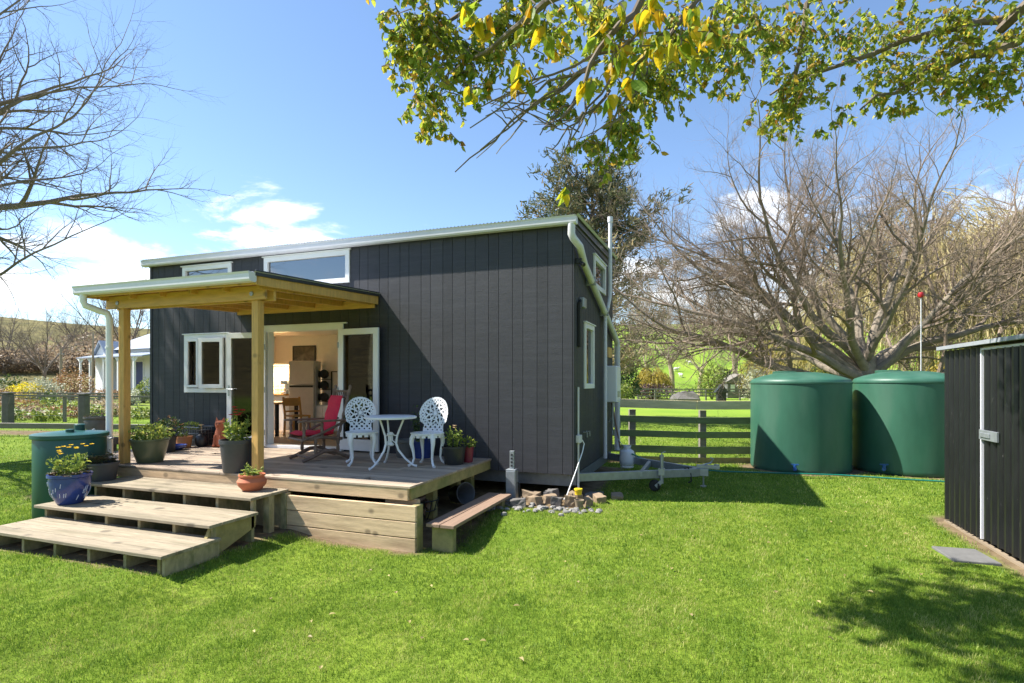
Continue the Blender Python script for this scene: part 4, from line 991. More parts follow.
t=thing('urn','dark stone urn on a rough stone plinth behind the teal barrel','urn',(uq.x,uq.y,hz(uq.x,uq.y)),R(20))
b=MB(); b.box(-.2,.2,-.2,.2,-.1,.68); b.box(-.23,.23,-.23,.23,.66,.80); b.build('plinth',m_greystone,t,bevel=.02)
b=MB(); b.lathe([(.10,.8),(.12,.82),(.13,.88),(.19,1.0),(.205,1.1),(.19,1.13),(.215,1.15),(.215,1.18),(.17,1.18),(.15,1.1)],24); b.build('bowl',m_greystone,t,smooth=True)
rng=random.Random(5); b=MB(); foliage(b,(0,0,1.2),.17,.17,.06,90,.05,rng); b.build('foliage',m_succ,t)

# ------------------------------------------------------------------ tanks, hose, shed
def water_tank(label,px,D,lv):
    c=dep(px,D); t=thing('water_tank',label,'water tank',(c.x,c.y,hz(c.x,c.y)-.0),0,'green rainwater tanks by the fence')
    z1=1.86; b=MB(); prof=[(.93,0),(.95,.03)]
    for i in range(1,30): 
        z=.03+i*(z1-.10)/30; prof.append((.95+0,z))
    prof+=[(.95,z1-.06),(.945,z1-.03),(.925,z1),(.90,z1+.015),(.75,z1+.07),(.5,z1+.13),(.3,z1+.155),(.02,z1+.16)]
    b.lathe(prof,72); b.build('tank_body',m_tank,t,smooth=True)
    b=MB(); b.lathe([(.955,z1-.085),(.965,z1-.08),(.965,z1-.05),(.955,z1-.045)],72); b.build('shoulder_rib',m_tank,t,smooth=True)
    b=MB(); b.lathe([(.23,z1+.14),(.24,z1+.15),(.24,z1+.195),(.2,z1+.205),(.02,z1+.21)],32,(-.25,.3,-.02)); b.build('hatch',m_tank,t,smooth=True)
    d=Vector((CX-c.x,CY-c.y,0)).normalized(); s=d.cross(Vector((0,0,1)))
    q=d*.94-s*lv; b=MB(); b.tube([q-d*.04+Vector((0,0,.11)),q+d*.10+Vector((0,0,.11))],.035,12); b.tube([q+d*.07+Vector((0,0,.09)),q+d*.07+Vector((0,0,.19))],.03,10); b.bar(q+d*.07+Vector((-.07,0,.20)),q+d*.07+Vector((.07,0,.20)),.03,.02); b.build('valve',m_bluev,t,smooth=True)
    return t
t1=water_tank('left green water tank beside the gap in the fence, half in the house shadow',799.5,11.6,-.08)
t2=water_tank('right green water tank partly hidden by the black shed',907,11.25,-.36)
b=MB(); pts=[Vector((.55,2.5,.42)),gp(660,466,.16),gp(724,471.5,.06),gp(780,473,.06),gp(840,475,.06),gp(900,479,.06),gp(935,481,.06),gp(980,484,.05)]
fine=[]
for a,c in zip(pts,pts[1:]):
    for k in range(6): fine.append(a.lerp(c,k/6))
b.tube(fine,.014,8); tag(b.build('garden_hose',m_hose,smooth=True),'green garden hose stretched from the drawbar past both tanks','hose')
c=dep(921,12.6); t=thing('level_indicator','thin pale pole topped with a red float behind the right tank','tank gauge',(c.x,c.y,hz(c.x,c.y)))
b=MB(); b.tube([(0,0,0),(0,0,3.85)],.011,8); b.build('pole',m_pipe,t,smooth=True); b=MB(); b.lathe([(.005,3.81),(.05,3.83),(.068,3.88),(.05,3.935),(.005,3.95)],18); b.build('float',m_redp,t,smooth=True)
t=thing('garden_shed','black ribbed steel garden shed with a pale edged door at the right','shed',(SHED_X,SHED_Y,0))
def ribbed(mb,y0,y1,z0,z1,x,th=.03,pitch=.15):
    pts=[]; y=y0
    while y<y1-.001:
        for dy,dx in ((0,0),(.052,0),(.066,-th),(.098,-th),(.112,0)):
            if y+dy<y1: pts.append((y+dy,x+dx))
        y+=pitch
    pts.append((y1,x)); o=len(mb.v)
    # minor swage between ribs comes from the trapezoid itself
    for z in (z0,z1): mb.v+=[(px_,py_,z) for py_,px_ in pts]
    n=len(pts); mb.f+=[(o+i,o+i+1,o+n+i+1,o+n+i) for i in range(n-1)]
SH=2.2
b=MB(); ribbed(b,-1.0,0,.03,SH,.0); ribbed(b,-2.75,-1.95,.03,SH,0.0)
wl=b.build('wall',m_shed,t)
b=MB(); b.box(.03,2.6,-2.75,-2.72,.03,SH); b.box(.03,2.58,-.03,-.001,.03,SH); b.box(2.58,2.6,-2.719,-.031,.03,SH); b.build('side_wall',m_shed,t)
b=MB(); ribbed(b,-1.945,-1.025,.05,SH-.04,.004); dr=b.build('door',m_shed,t)
b=MB(); b.box(-.026,.0,-1.025,-1.002,.04,SH-.02); b.box(-.026,.0,-1.95,-1.027,SH-.045,SH-.02); b.box(-.026,.0,-1.97,-1.952,.04,SH-.02); b.build('door_edge',m_cream,dr)
b=MB(); b.box(-.05,-.0265,-1.44,-1.03,1.16,1.27); b.box(-.062,-.051,-1.30,-1.08,1.19,1.24); b.build('latch',m_galv,dr,bevel=.004)
b=MB(); b.box(-.012,.012,-.012,.012,.03,SH); b.build('corner_post',m_shed,t)
b=MB(); b.prism([(-.10,SH+.01),(2.7,SH+.22),(2.7,SH+.27),(-.10,SH+.055)],'y',-2.85,.06); b.build('roof',m_shedroof,t,bevel=.003)
b=MB(); b.box(-.032,.02,-2.76,.01,-.06,.012); b.build('sill',m_sill,t)
c=gp(965,556); o=MB(); o.box(-.2,.2,-.25,.25,-.03,.018); o=o.build('paving_slab',m_concrete,bevel=.008,loc=(c.x,c.y,.0),rot=(0,0,R(4))); tag(o,'square grey paving slab set in the grass before the shed door','paving slab')

# ------------------------------------------------------------------ fences
def post_rail(name,label,p0,p1,n,rails,pw,ph,pm,cat='fence',extra=None):
    p0=Vector(p0);p1=Vector(p1); mid=(p0+p1)/2; mid.z=hz(mid.x,mid.y); t=thing(name,label,cat,mid)
    d=(p1-p0).normalized(); nrm=Vector((d.y,-d.x,0))
    if nrm.dot(Vector((CX,CY,0))-p0)<0: nrm=-nrm
    for i in range(n):
        q=p0.lerp(p1,(i+.35)/n); b=MB(); z=hz(q.x,q.y); b.bar(Vector((q.x,q.y,z-.2))-mid,Vector((q.x,q.y,z+ph))-mid,pw,pw*.8,nrm); b.build('post',pm,t,bevel=.006)
    for (z,h,m,out) in rails:
        k=max(2,n//2)
        for i in range(k):
            a=p0.lerp(p1,i/k); c=p0.lerp(p1,(i+1)/k-.0008); off=nrm*(pw*.4+.022+out)
            b=MB(); b.bar(Vector((a.x,a.y,hz(a.x,a.y)+z))+off-mid,Vector((c.x,c.y,hz(c.x,c.y)+z))+off-mid,.038,h); b.build('rail',m,t,bevel=.004)
    return t
A=W(.6,13.0); B_=W(15.5,12.9)
post_rail('rail_fence','mossy green post and rail fence running behind the water tanks',A,B_,9,[(1.36,.20,m_fpale_sun,.045),(1.0,.15,m_fgreen,0),(.66,.15,m_fgreen,0),(.30,.17,m_fgreen,0),(.06,.14,m_mossw,.0)],.15,1.24,m_fgrey)
A=W(4,58); B_=W(42,56)
post_rail('paddock_fence','grey post and rail fence across the far paddock',A,B_,22,[(1.15,.14,m_fgrey,0),(.8,.12,m_fgrey,0),(.45,.12,m_fgrey,0)],.16,1.2,m_fgrey)
A=W(-38,31); B_=W(-12,34)
post_rail('farm_fence','far grey timber fence in front of the white cottage',A,B_,16,[(.55,.09,m_fgrey,0),(.25,.08,m_fgrey,0)],.14,.6,m_fgrey)
A=W(-24,20.5); B_=W(-9.5,21.5)
t=post_rail('wire_fence','low wire fence with thick weathered posts along the rough garden strip',A,B_,7,[(1.0,.07,m_fgrey,0)],.1,1.0,m_fgrey)
d=(B_-A).normalized(); mid=Vector(t.location)
b=MB()
for z in (.25,.45,.65,.85): b.tube([A+Vector((0,0,hz(A.x,A.y)+z))-mid,B_+Vector((0,0,hz(B_.x,B_.y)+z))-mid],.008,4)
b.build('wire',m_wire,t)
for px_,lab in ((8,'thick grey weathered strainer post at the far left of the wire fence'),(84,'thick grey weathered strainer post in the wire fence behind the urn')):
    q=dep(px_,19.6); b=MB(); z=hz(q.x,q.y); b.box(-.13,.13,-.13,.13,-.2,1.12); b.box(-.16,.16,-.16,.16,1.121,1.19); o=b.build('strainer_post',m_greystone,bevel=.03,loc=(q.x,q.y,z),rot=(0,0,R(20))); tag(o,lab,'gate post','thick posts of the wire fence')
A=W(-24,16.2); B_=W(-9.0,16.9); mid=(A+B_)/2
b=MB(); b.bar(A-mid+Vector((0,0,hz(A.x,A.y)-hz(mid.x,mid.y))),B_-mid+Vector((0,0,hz(B_.x,B_.y)-hz(mid.x,mid.y))),.12,.16); o=b.build('edging_beam',m_fgrey,bevel=.01,loc=(mid.x,mid.y,hz(mid.x,mid.y)+.3))
tag(o,'long grey timber beam edging the lawn in front of the wire fence','timber beam')

rng=random.Random(31); b=MB()
for _ in range(90):
    D=rng.uniform(3.6,11); X=D*rng.uniform(-.5,.85); q=W(X,D)
    if q.x>4.6 or (q.y>-2.8 and q.x<.3): continue
    leaf(b,Vector((q.x,q.y,hz(q.x,q.y)+.028)),Vector((rng.uniform(-1,1),rng.uniform(-1,1),.15)),Vector((0,0,1)),rng.uniform(.03,.06),.03,.3)
tag(b.build('fallen_leaves',m_willowt),'a few small fallen yellow brown leaves scattered over the lawn','leaves',kind='stuff')

# ------------------------------------------------------------------ trees
def tree_root(name,label,x,y,cat='tree',group=None,rz=0):
    return thing(name,label,cat,(x,y,hz(x,y)),rz,group)
# the wide spreading bare tree behind the tanks
q=dep(866,17.0); rng=random.Random(42)
t=tree_root('spreading_tree','huge wide spreading bare tree rising behind the two water tanks',q.x,q.y)
SP=dict(lev=5,seg=[7,6,5,4,4,3],wob=[.16,.22,.26,.28,.30,.32],trop=[.03,.03,.05,.07,.08,.08],sides=[9,7,5,4,3,3],n=[5,5,4,4,3],t0=[.28,.2,.2,.15,.15],ang=[(22,60),(25,62),(28,65),(30,65),(30,65)],lr=[.56,.60,.60,.62,.62],rr=[.40,.42,.45,.5,.5],taper=.30)
tr=MB(); tr.tube([(0,0,-.3),(0,.02,.25),(-.05,.05,1.0),(-.06,.06,1.7),(-.02,.1,2.2),(.05,.12,2.7)],[.62,.46,.40,.40,.36,.26],12)
twigs=MB()
def limb(p,d,L,r):
    """heavy limb into the trunk mesh, everything finer into the branch mesh"""
    P=SP; ns=8; d=Vector(d).normalized(); pts=[Vector(p)]; rad=[r]; dirs=[]
    for i in range(ns):
        d=(d+rv(rng)*.21+Vector((0,0,.015))).normalized(); pts.append(pts[-1]+d*(L/ns)); rad.append(r*(1-.74*(i+1)/ns)); dirs.append(d.copy())
    tr.tube(pts,rad,9,cap=False)
    for j in range(8):
        t_=.26+.74*(j+rng.random()*.8)/8; i=min(int(t_*ns),ns-1); p_=pts[i].lerp(pts[i+1],t_*ns-i); rr=rad[i]+(rad[i+1]-rad[i])*(t_*ns-i)
        ax=dirs[i].cross(rv(rng)); nd=Quaternion(ax.normalized(),R(rng.uniform(25,62)))@dirs[i]; nd.z=nd.z*.8+.10
        grow(twigs,p_,nd,L*.52*rng.uniform(.7,1.15)*(1.15-.45*t_),min(rr*.72,r*.44),1,rng,dict(SP,n=[5,6,5,5,4]),None)
    grow(twigs,pts[-1],d,L*.45,rad[-1],1,rng,SP,None)
# azimuth measured in the world: limbs run all round, the widest to both sides of the photograph
camR=Vector((CA,SA,0)); camF=Vector((-SA,CA,0))
for (a,e,L_,r_,z_) in ((177,12,6.6,.17,1.6),(198,22,6.5,.155,2.0),(184,32,6.3,.14,2.1),(166,33,6.0,.165,2.2),(186,47,6.0,.15,2.5),(150,58,5.6,.14,2.6),(90,66,5.4,.15,2.7),(25,57,5.6,.15,2.6),(-5,44,6.0,.16,2.3),(15,28,6.0,.16,2.0),(-12,15,6.2,.16,1.6),(-35,32,5.4,.14,2.1),(225,38,5.2,.14,2.3),(128,26,5.4,.14,1.9),(55,28,5.4,.14,1.9),(250,55,4.8,.12,2.6)):
    d=camR*math.cos(R(a))*math.cos(R(e))+camF*math.sin(R(a))*math.cos(R(e))+Vector((0,0,math.sin(R(e))))
    limb((d.x*.2,d.y*.2,z_),d,L_,r_)
tr.build('trunk',m_barkp,t,smooth=True); twigs.build('branches',m_barkl,t)

# bare tree at the left, trunk outside the photograph
q=W(-15.4,12.0); rng=random.Random(9)
t=tree_root('bare_tree','big bare tree reaching dark twiggy branches in from the left edge',q.x,q.y)
tr=MB(); tr.tube([(0,0,-.3),(0,0,1),(.1,0,3),(.2,.1,5),(.1,.2,7.5),(.0,.1,9.5)],[.5,.38,.33,.28,.2,.1],12)
twigs=MB(); LP=dict(lev=4,seg=[7,6,5,4,3],wob=[.13,.2,.24,.28,.3],trop=[-.01,.03,.05,.05,.05],sides=[8,6,4,3,3],n=[6,5,4,4],t0=[.25,.2,.15,.15],ang=[(25,60),(28,60),(28,62),(30,65)],lr=[.52,.58,.6,.62],rr=[.5,.5,.5,.5],taper=.3)
for (a,e,L_,r_,z_) in ((-6,10,5.2,.10,3.2),(-2,26,5.6,.11,3.9),(8,38,5.4,.12,4.6),(-26,14,4.2,.09,3.6),(15,48,5.2,.12,5.4),(-4,58,5.0,.11,6.3),(-14,40,5.2,.10,5.4),(-40,35,4.6,.12,5.4),(50,30,5,.15,5.0),(100,30,4.5,.13,5),(170,30,5,.15,5),(230,30,5,.15,4.5),(-15,62,4,.12,7.8),(-60,50,4,.12,7)):
    d=camR*math.cos(R(a))*math.cos(R(e))+camF*math.sin(R(a))*math.cos(R(e))+Vector((0,0,math.sin(R(e))))
    grow(twigs,(.1,.05,z_),d,L_,r_,0,rng,LP)
tr.build('trunk',m_bark,t,smooth=True); twigs.build('branches',m_barkd,t)

# conifer behind the roof
q=dep(590,27.0); rng=random.Random(17)
t=tree_root('conifer','tall loose dark conifer rising behind the roof of the tiny house',q.x,q.y)
tr=MB(); tr.tube([(0,0,-.3),(.1,0,3),(0,.1,6),(.15,0,9),(.1,0,11.2)],[.45,.36,.28,.18,.05],10); fo=MB(); fb=MB()
for i in range(84):
    z=1.8+9.6*((i+.5)/84); a=i*2.399+rng.uniform(-.4,.4)
    k=(z-1.8)/9.8; Lb=(5.2-2.4*k**3)*rng.uniform(.55,1.05) if k>.3 else rng.uniform(3.2,5.2)
    if k>.93: Lb*=.55
    d=Vector((math.cos(a),math.sin(a),.06+.42*k+rng.uniform(-.1,.15))).normalized(); pts=[Vector((.08,.02,z))]
    for s in range(6):
        d=(d+rv(rng)*.14+Vector((0,0,.03))).normalized(); pts.append(pts[-1]+d*Lb/6)
    tr.tube(pts,[.06*(1-s/7.5) for s in range(7)],4,cap=False)
    m_=fo if k>.46 else fb
    for s in range(2,7):
        for _ in range(3):
            c=pts[s]+rv(rng)*.42; tr.tube([pts[s]-(pts[s]-pts[s-1])*.6,c],[.016,.008],3,cap=False)
            for _ in range(24 if k>.46 else 17):
                o=rv(rng)*rng.uniform(.05,.52); o.z*=.55; p=c+o; dd=(d*.7+rv(rng)*.9+Vector((0,0,.15))).normalized(); l=rng.uniform(.14,.32); s_=dd.cross(rv(rng)); 
                if s_.length<.05: continue
                s_=s_.normalized()*l*.13; m_.add([p-s_,p+s_,p+dd*l+s_*.4,p+dd*l-s_*.4],[(0,1,2,3)])
tr.build('trunk',m_barkd,t); fo.build('crown',m_pinel,t); fb.build('lower_sprays',m_pineb,t)

# background bare trees: three shapes built once, then copied
BT=dict(lev=4,seg=[5,5,4,4,3],wob=[.10,.18,.22,.26,.3],trop=[.05,.05,.05,.05,.05],sides=[6,5,3,3,3],n=[9,6,5,5],t0=[.2,.15,.15,.1],ang=[(25,55),(25,55),(28,60),(30,65)],lr=[.50,.58,.6,.62],rr=[.45,.5,.55,.6],taper=.3)
def bare(label,x,y,Ht,seed,m,thick=.016,group='bare trees in the distance',wide=1.0,P=BT):
    rng=random.Random(seed); t=tree_root('bare_tree',label,x,y,group=group)
    tr=MB(); tr.tube([(0,0,-.3),(0,0,Ht*.1),(.02*Ht,0,Ht*.22)],[Ht*.020,Ht*.016,Ht*.012],8); tr.build('trunk',m,t)
    b=MB()
    for k in range(6):
        a=k*1.05+rng.uniform(-.3,.3); e=R(rng.uniform(28,62)/wide if k else 80)
        grow(b,(.015*Ht,0,Ht*rng.uniform(.12,.22)),Vector((math.cos(a)*math.cos(e),math.sin(a)*math.cos(e),math.sin(e))),Ht*.5,Ht*thick,0,rng,P)
    b.v=[(p,q_,r) for p,q_,r in b.v]; b.build('branches',m,t); return t
BTh=dict(BT,n=[8,5,5,3]); BTf=dict(BT,n=[9,6,6,4],taper=.25)
b1=bare('dark bare tree on the left in front of the brown hill',*dep(44,44).xy,8.2,1,m_barkd,P=BTh,thick=.008)
b2=bare('bare tree left of the veranda post beyond the white cottage',*dep(128,60).xy,13.0,2,m_barkd,P=BTh,thick=.008)
def more(src,px,D,rz,sc,label):
    q=dep(px,D); return copy_tree(src,loc=(q.x,q.y,hz(q.x,q.y)),rz=rz,sc=(sc,sc,sc),label=label)
more(b1,4,58,1.3,1.0,'bare tree at the far left edge in front of the brown hill')
more(b1,85,66,2.6,1.1,'small bare tree behind the utility pole')
more(b2,205,66,2.,.85,'bare tree just showing between the post and the house wall')
b3=bare('tan feathery bare tree directly behind the rail fence left of the tanks',*dep(700,72).xy,18.0,3,m_barkt,P=BTf,thick=.0048)
more(b3,645,78,1.1,1.15,'tan bare tree behind the brown conifer sprays at the house corner')
more(b3,758,74,2.3,1.08,'tan bare tree behind the left water tank')
more(b3,672,90,3.3,1.35,'taller hazy bare tree farther back on the green hill foot')
more(b3,735,95,4.1,1.4,'tallest hazy bare tree far behind the small farm shed')
more(b3,985,80,5.0,1.3,'tan bare tree behind the shed roof')
more(b3,905,85,.4,1.2,'tan bare tree seen through the middle of the spreading tree')
# willows
def willow(label,px,D,Ht,rad,n,m,seed,name='willow'):
    q=dep(px,D); rng=random.Random(seed); t=tree_root(name,label,q.x,q.y,group='yellow and tan willows behind the spreading tree')
    tr=MB(); tr.tube([(0,0,-.3),(.1,0,Ht*.2),(0,.1,Ht*.45)],[Ht*.04,Ht*.032,Ht*.02],8)
    fo=MB()
    for k in range(n):
        a=rng.uniform(0,6.283); rr=rad*math.sqrt(rng.random()); top=Ht*(1-.42*(rr/rad)**2)*rng.uniform(.62,1.0)
        if k%6==0: tr.tube([(0,.1,Ht*.42),(rr*.5*math.cos(a),rr*.5*math.sin(a),top*.85),(rr*math.cos(a),rr*math.sin(a),top)],[Ht*.012,Ht*.007,.02],4,cap=False)
        p=Vector((rr*math.cos(a),rr*math.sin(a),top)); L_=Ht*rng.uniform(.18,.5); d=Vector((math.cos(a),math.sin(a),.5))*.4
        for s in range(7):
            d=(d+Vector((0,0,-.34))+rv(rng)*.12); d.normalize(); e=p+d*L_/7; w_=rng.uniform(.016,.036); sd=d.cross(rv(rng)); sd=sd.normalized()*w_ if sd.length>.01 else Vector((w_,0,0))
            fo.add([p-sd,p+sd,e+sd*.8,e-sd*.8],[(0,1,2,3)])
            for _ in range(2):
                c=p.lerp(e,rng.random()); dd=(d+rv(rng)*.7).normalized(); s2=dd.cross(rv(rng)); 
                if s2.length>.05: s2=s2.normalized()*.018; fo.add([c,c+dd*.12+s2,c+dd*.26,c+dd*.12-s2],[(0,1,2,3)])
            p=e
            if p.z<.3: break
    tr.build('trunk',m_barkt,t); fo.build('shoots',m,t); return t
willow('bright yellow weeping willow behind the left water tank',790,60,8.0,3.6,900,m_willow,1)
willow('yellow willow behind the shed at the right edge',1000,30,4.4,3.0,800,m_willow,2)
willow('tall tan weeping willow behind the right water tank',925,40,16.0,6.8,1900,m_willowt,3)
willow('tall tan willow at the far right behind the shed',1045,38,15.0,6.2,1700,m_willowt,4)
willow('small pale willow on the green hill behind the rail fence',652,62,3.9,1.7,500,m_willow,5)

# bushes and hedges
def bush(name,label,px,D,rx,rz_,n,L,m,seed,ry=None,stem=True,group=None,cat='bush'):
    q=dep(px,D); rng=random.Random(seed); t=tree_root(name,label,q.x,q.y,cat,group)
    b=MB(); foliage(b,(0,0,rz_*.92),rx,ry or rx*.8,rz_,n,L,rng,w=.55,flat=True,shell=.3); b.build('foliage',m,t)
    if stem:
        b=MB()
        for k in range(5): a=k*1.3; b.tube([(.05*math.cos(a),.05*math.sin(a),-.1),(rx*.4*math.cos(a),rx*.4*math.sin(a),rz_*1.1)],[.04,.015],5)
        b.build('stem',m_barkd,t)
    return t
bush('flowering_shrub','bright yellow flowering shrub by the far fence at the left',28,33,1.05,.60,1500,.12,m_bushy,1)
bush('shrub','dark green rounded shrub at the far left edge',3,34,1.3,.8,1300,.14,m_bushg,2)
bush('red_shrub','low russet red shrub in front of the dark green one at the left edge',1,30,.8,.45,700,.1,m_busho,3)
bush('pale_shrub','pale cream shrub between the yellow shrub and the russet bush',46,33,.95,.75,1200,.12,m_bushp,4)
bush('russet_bush','upright russet bush in front of the utility pole',70,35,1.25,1.0,1600,.13,m_busho,5)
bush('green_shrub','small dark shrub under the pale cream shrub',49,30,.45,.4,500,.1,m_bushg,6)
bush('topiary','clipped round olive bush in front of the cottage door',143,33,.65,.75,1100,.10,m_bushl,7)
bush('shrub','pale bushes along the cottage front left of the veranda post',108,34,.7,.45,700,.11,m_busho,8)
bush('shrub','tan shrubs under the cottage window right of the veranda post',132,31,.55,.45,700,.1,m_bushp,9)
for k,(px,D,rx,h) in enumerate(((6,21.5,.8,.25),(28,22.5,.9,.22),(47,21.5,.7,.2),(66,23,.9,.25),(92,23.5,.8,.22),(118,24,.7,.25),(140,23,.7,.24),(18,26,1.2,.3),(56,27,1.2,.28),(104,27,1.0,.3))):
    bush('garden_plant',['low tufted plant at the left end of the rough garden strip','low brown and green plant in the rough strip below the yellow shrub','low tufted plant in the rough strip below the pale shrub','low green plant in the rough strip below the russet bush','low plant in the rough strip behind the urn','low plant in the rough strip beside the downpipe','low plant in the rough strip between post and house wall','wide low patch of weeds behind the left garden plants','wide low patch of weeds behind the middle garden plants','wide low patch of weeds in front of the cottage corner'][k],px,D,rx,h,420,.13,(m_bushl,m_scrub,m_bushl,m_busho)[k%4],20+k,stem=False,group='low plants in the rough garden strip',cat='plant')
for k,(px,D,rx,h,lab) in enumerate(((20,60,4.5,1.3,'brown leafless scrub mound at the left foot of the hill'),(62,62,4.5,1.5,'brown leafless scrub mound behind the utility pole'),(100,64,5,2.2,'tall brown scrub mound left of the white cottage'),(140,70,5,2.0,'brown scrub mound behind the white cottage'),(-18,58,4.5,1.4,'brown scrub mound at the far left edge'))):
    bush('scrub',lab,px,D,rx,h,3000,.32,m_scrub,40+k,group='brown scrub at the foot of the left hill')
bush('dark_tree','dark green bushy tree just right of the house corner beyond the fence',626,50,1.3,2.2,1800,.24,m_bushg,60)
bush('round_bush','rounded olive green bush at the far paddock beside the house corner',620,48,1.1,1.0,1300,.18,m_bushl,61)
bush('hedge','purple brown clipped hedge across the far paddock',652,60,2.4,.95,2200,.2,m_plum,62,ry=1.1)
bush('bush','lime green bushy tree left of the far farm shed',712,60,1.5,2.0,1700,.24,m_bushl,63)
bush('bush','pale yellow green bush right of the far farm shed',757,58,1.4,1.9,1600,.22,m_bushp,64)
bush('bush','dark green bush behind the far farm shed',728,72,1.5,2.0,1500,.26,m_bushg,65)
bush('evergreen','dark green evergreen behind the right water tank',838,42,2.2,2.3,2200,.22,m_bushg,66)
bush('evergreen','olive evergreen between the right tank and the shed',936,44,2.0,2.0,2000,.22,m_bushl,67)

# far buildings
q=dep(124,42); t=thing('cottage','white weatherboard cottage with a pale blue roof and veranda beyond the fence','cottage',(q.x,q.y,hz(q.x,q.y)),R(-8))
b=MB(); b.box(-2.2,6,0,6,0,3.5)
for i in range(22): b.box(-2.21,6,-.015,-.001,.15*i+.05,.15*i+.18)
b.build('wall',m_cwhite,t)
b=MB(); b.add([(-2.5,-.4,3.45),(6.3,-.4,3.45),(6.3,6.4,3.45),(-2.5,6.4,3.45),(.4,2.8,5.3),(4.2,2.8,5.3)],[(0,1,5,4),(1,2,5),(2,3,4,5),(3,0,4),(3,2,1,0)]); r_=b.build('roof',m_croof,t)
b=MB(); b.box(3.0,3.35,2.6,2.95,4.9,6.1); b.box(2.95,3.4,2.55,3.0,6.1,6.22); b.build('chimney',m_slate,r_)
b=MB(); b.prism([(-2.0,2.75),(-.02,3.15),(-.02,3.22),(-2.0,2.83)],'x',-2.6,6.2); b.build('veranda_roof',m_croof,t)
for x in (-2.3,-.9,1.0,2.9,4.9):
    b=MB(); b.box(x-.06,x+.06,-1.9,-1.78,.2,2.76); b.add([(x,-1.84,2.35),(x+.5,-1.84,2.74),(x-.5,-1.84,2.74),(x,-1.82,2.35),(x+.5,-1.82,2.74),(x-.5,-1.82,2.74)],[(0,1,2),(5,4,3),(0,3,4,1),(1,4,5,2),(2,5,3,0)]); b.build('veranda_post',m_cwhite,t)
b=MB(); b.box(-2.6,6.2,-2.0,-.02,0,.2); b.build('veranda_floor',m_fgrey,t)
for x,m_,nm in ((-.2,m_dark,'window'),(4.2,m_bluedoor,'window'),(2.2,m_bluedoor,'door')):
    b=MB(); z0=.2 if nm=='door' else .9; b.box(x-.45,x+.45,-.05,-.016,z0,2.5); o=b.build(nm,m_,t); b=MB(); frame(b,x-.55,x+.55,z0,2.6,.1,.05,-.02); b.build('frame',m_cwhite,o)
b=MB(); b.prism([(-.9,0),(.9,0),(.9,3.0),(0,3.9),(-.9,3.0)],'y',-.9,-.02); b.v=[(p-1.3,q_,r) for p,q_,r in b.v]; b.build('gable_bay',m_cwhite,t)
b=MB(); b.prism([(-1.2,2.85),(0,4.15),(1.2,2.85),(1.2,2.7),(0,4.0),(-1.2,2.7)],'y',-1.1,1.6); b.v=[(p-1.3,q_,r) for p,q_,r in b.v]; b.build('gable_roof',m_croof,t)
q=dep(61,39); t=thing('utility_pole','grey wooden utility pole standing left of the white cottage','pole',(q.x,q.y,hz(q.x,q.y)))
b=MB(); b.tube([(0,0,-.2),(0,0,3.4)],[.11,.08],8); b.build('pole',m_barkt,t); b=MB(); b.box(-.3,.3,-.05,.05,2.95,3.05); b.build('crossarm',m_fgrey,t)
q=dep(93,40); t=thing('utility_pole','thin pole rising beside the left gable of the white cottage','pole',(q.x,q.y,hz(q.x,q.y)))
b=MB(); b.tube([(0,0,-.2),(0,0,4.6)],[.09,.06],8); b.build('pole',m_barkt,t)
q=dep(737,66); t=thing('farm_shed','small grey and white farm shed among the bushes beyond the far paddock','shed',(q.x,q.y,hz(q.x,q.y)),R(20))
b=MB(); b.box(-1.6,1.6,-1.2,1.2,0,2.0); b.build('wall',m_concrete,t); b=MB(); b.prism([(-1.8,1.95),(0,2.9),(1.8,1.95),(1.8,1.85),(-1.8,1.85)],'y',-1.4,1.4); b.build('roof',m_fgrey,t)
b=MB(); b.box(-.35,.35,-1.24,-1.21,0,1.7); b.build('door',m_dark,t)
for x in (-1.0,1.0): b=MB(); b.box(x-.25,x+.25,-1.23,-1.205,.8,1.6); b.build('window',m_cwhite,t)
q=dep(721,54); t=thing('kennel','small black gabled kennel by the far paddock fence','kennel',(q.x,q.y,hz(q.x,q.y)),R(10))
b=MB(); b.box(-.4,.4,-.45,.45,0,.95); b.build('wall',m_dark,t); b=MB(); b.prism([(-.6,.9),(0,1.7),(.6,.9),(.5,.86),(-.5,.86)],'y',-.6,.6); b.build('roof',m_blackpot,t)
q=dep(686,52); o=MB(); o.blob((0,0,.3),1.3,.7,.7,random.Random(3),.3,9,6); o=o.build('rock_heap',m_greystone,loc=(q.x,q.y,hz(q.x,q.y))); tag(o,'pale grey boulder lying beyond the far paddock fence','boulder')
# sheep
def sheep(label,px,py,rz):
    D=96; q=dep(px,D); zt=EYE+(HZ-py)/F*D
    # walk outwards until the hill reaches the sight line
    for k in range(60):
        D=70+k*2; q=dep(px,D); 
        if hz(q.x,q.y)>=EYE+(HZ-py)/F*D: break
    b=MB(); rg=random.Random(px); b.blob((0,0,.55),.55,.28,.30,rg,.06,10,6); b.tube([(.45,0,.65),(.62,0,.82),(.80,0,.76),(.92,0,.68)],[.15,.13,.12,.06],8)
    for x in (-.35,.35):
        for y in (-.14,.14): b.tube([(x,y,.45),(x+.02,y,.22),(x,y,0)],[.07,.045,.04],6)
    o=b.build('sheep',m_wool,smooth=True,loc=(q.x,q.y,hz(q.x,q.y)),rot=(0,0,rz)); tag(o,label,'sheep','sheep on the green hill')
for a in ((676,372,.3,'lowest white sheep on the green hill left of the bare trees'),(681,378,2.2,'white sheep grazing at the very foot of the green hill'),(690,366,3.4,'right hand white sheep on the green hill'),(668,360,1.2,'white sheep higher up at the left of the flock'),(684,353,5.,'topmost white sheep on the green hill')):
    sheep(a[3],a[0],a[1],a[2])

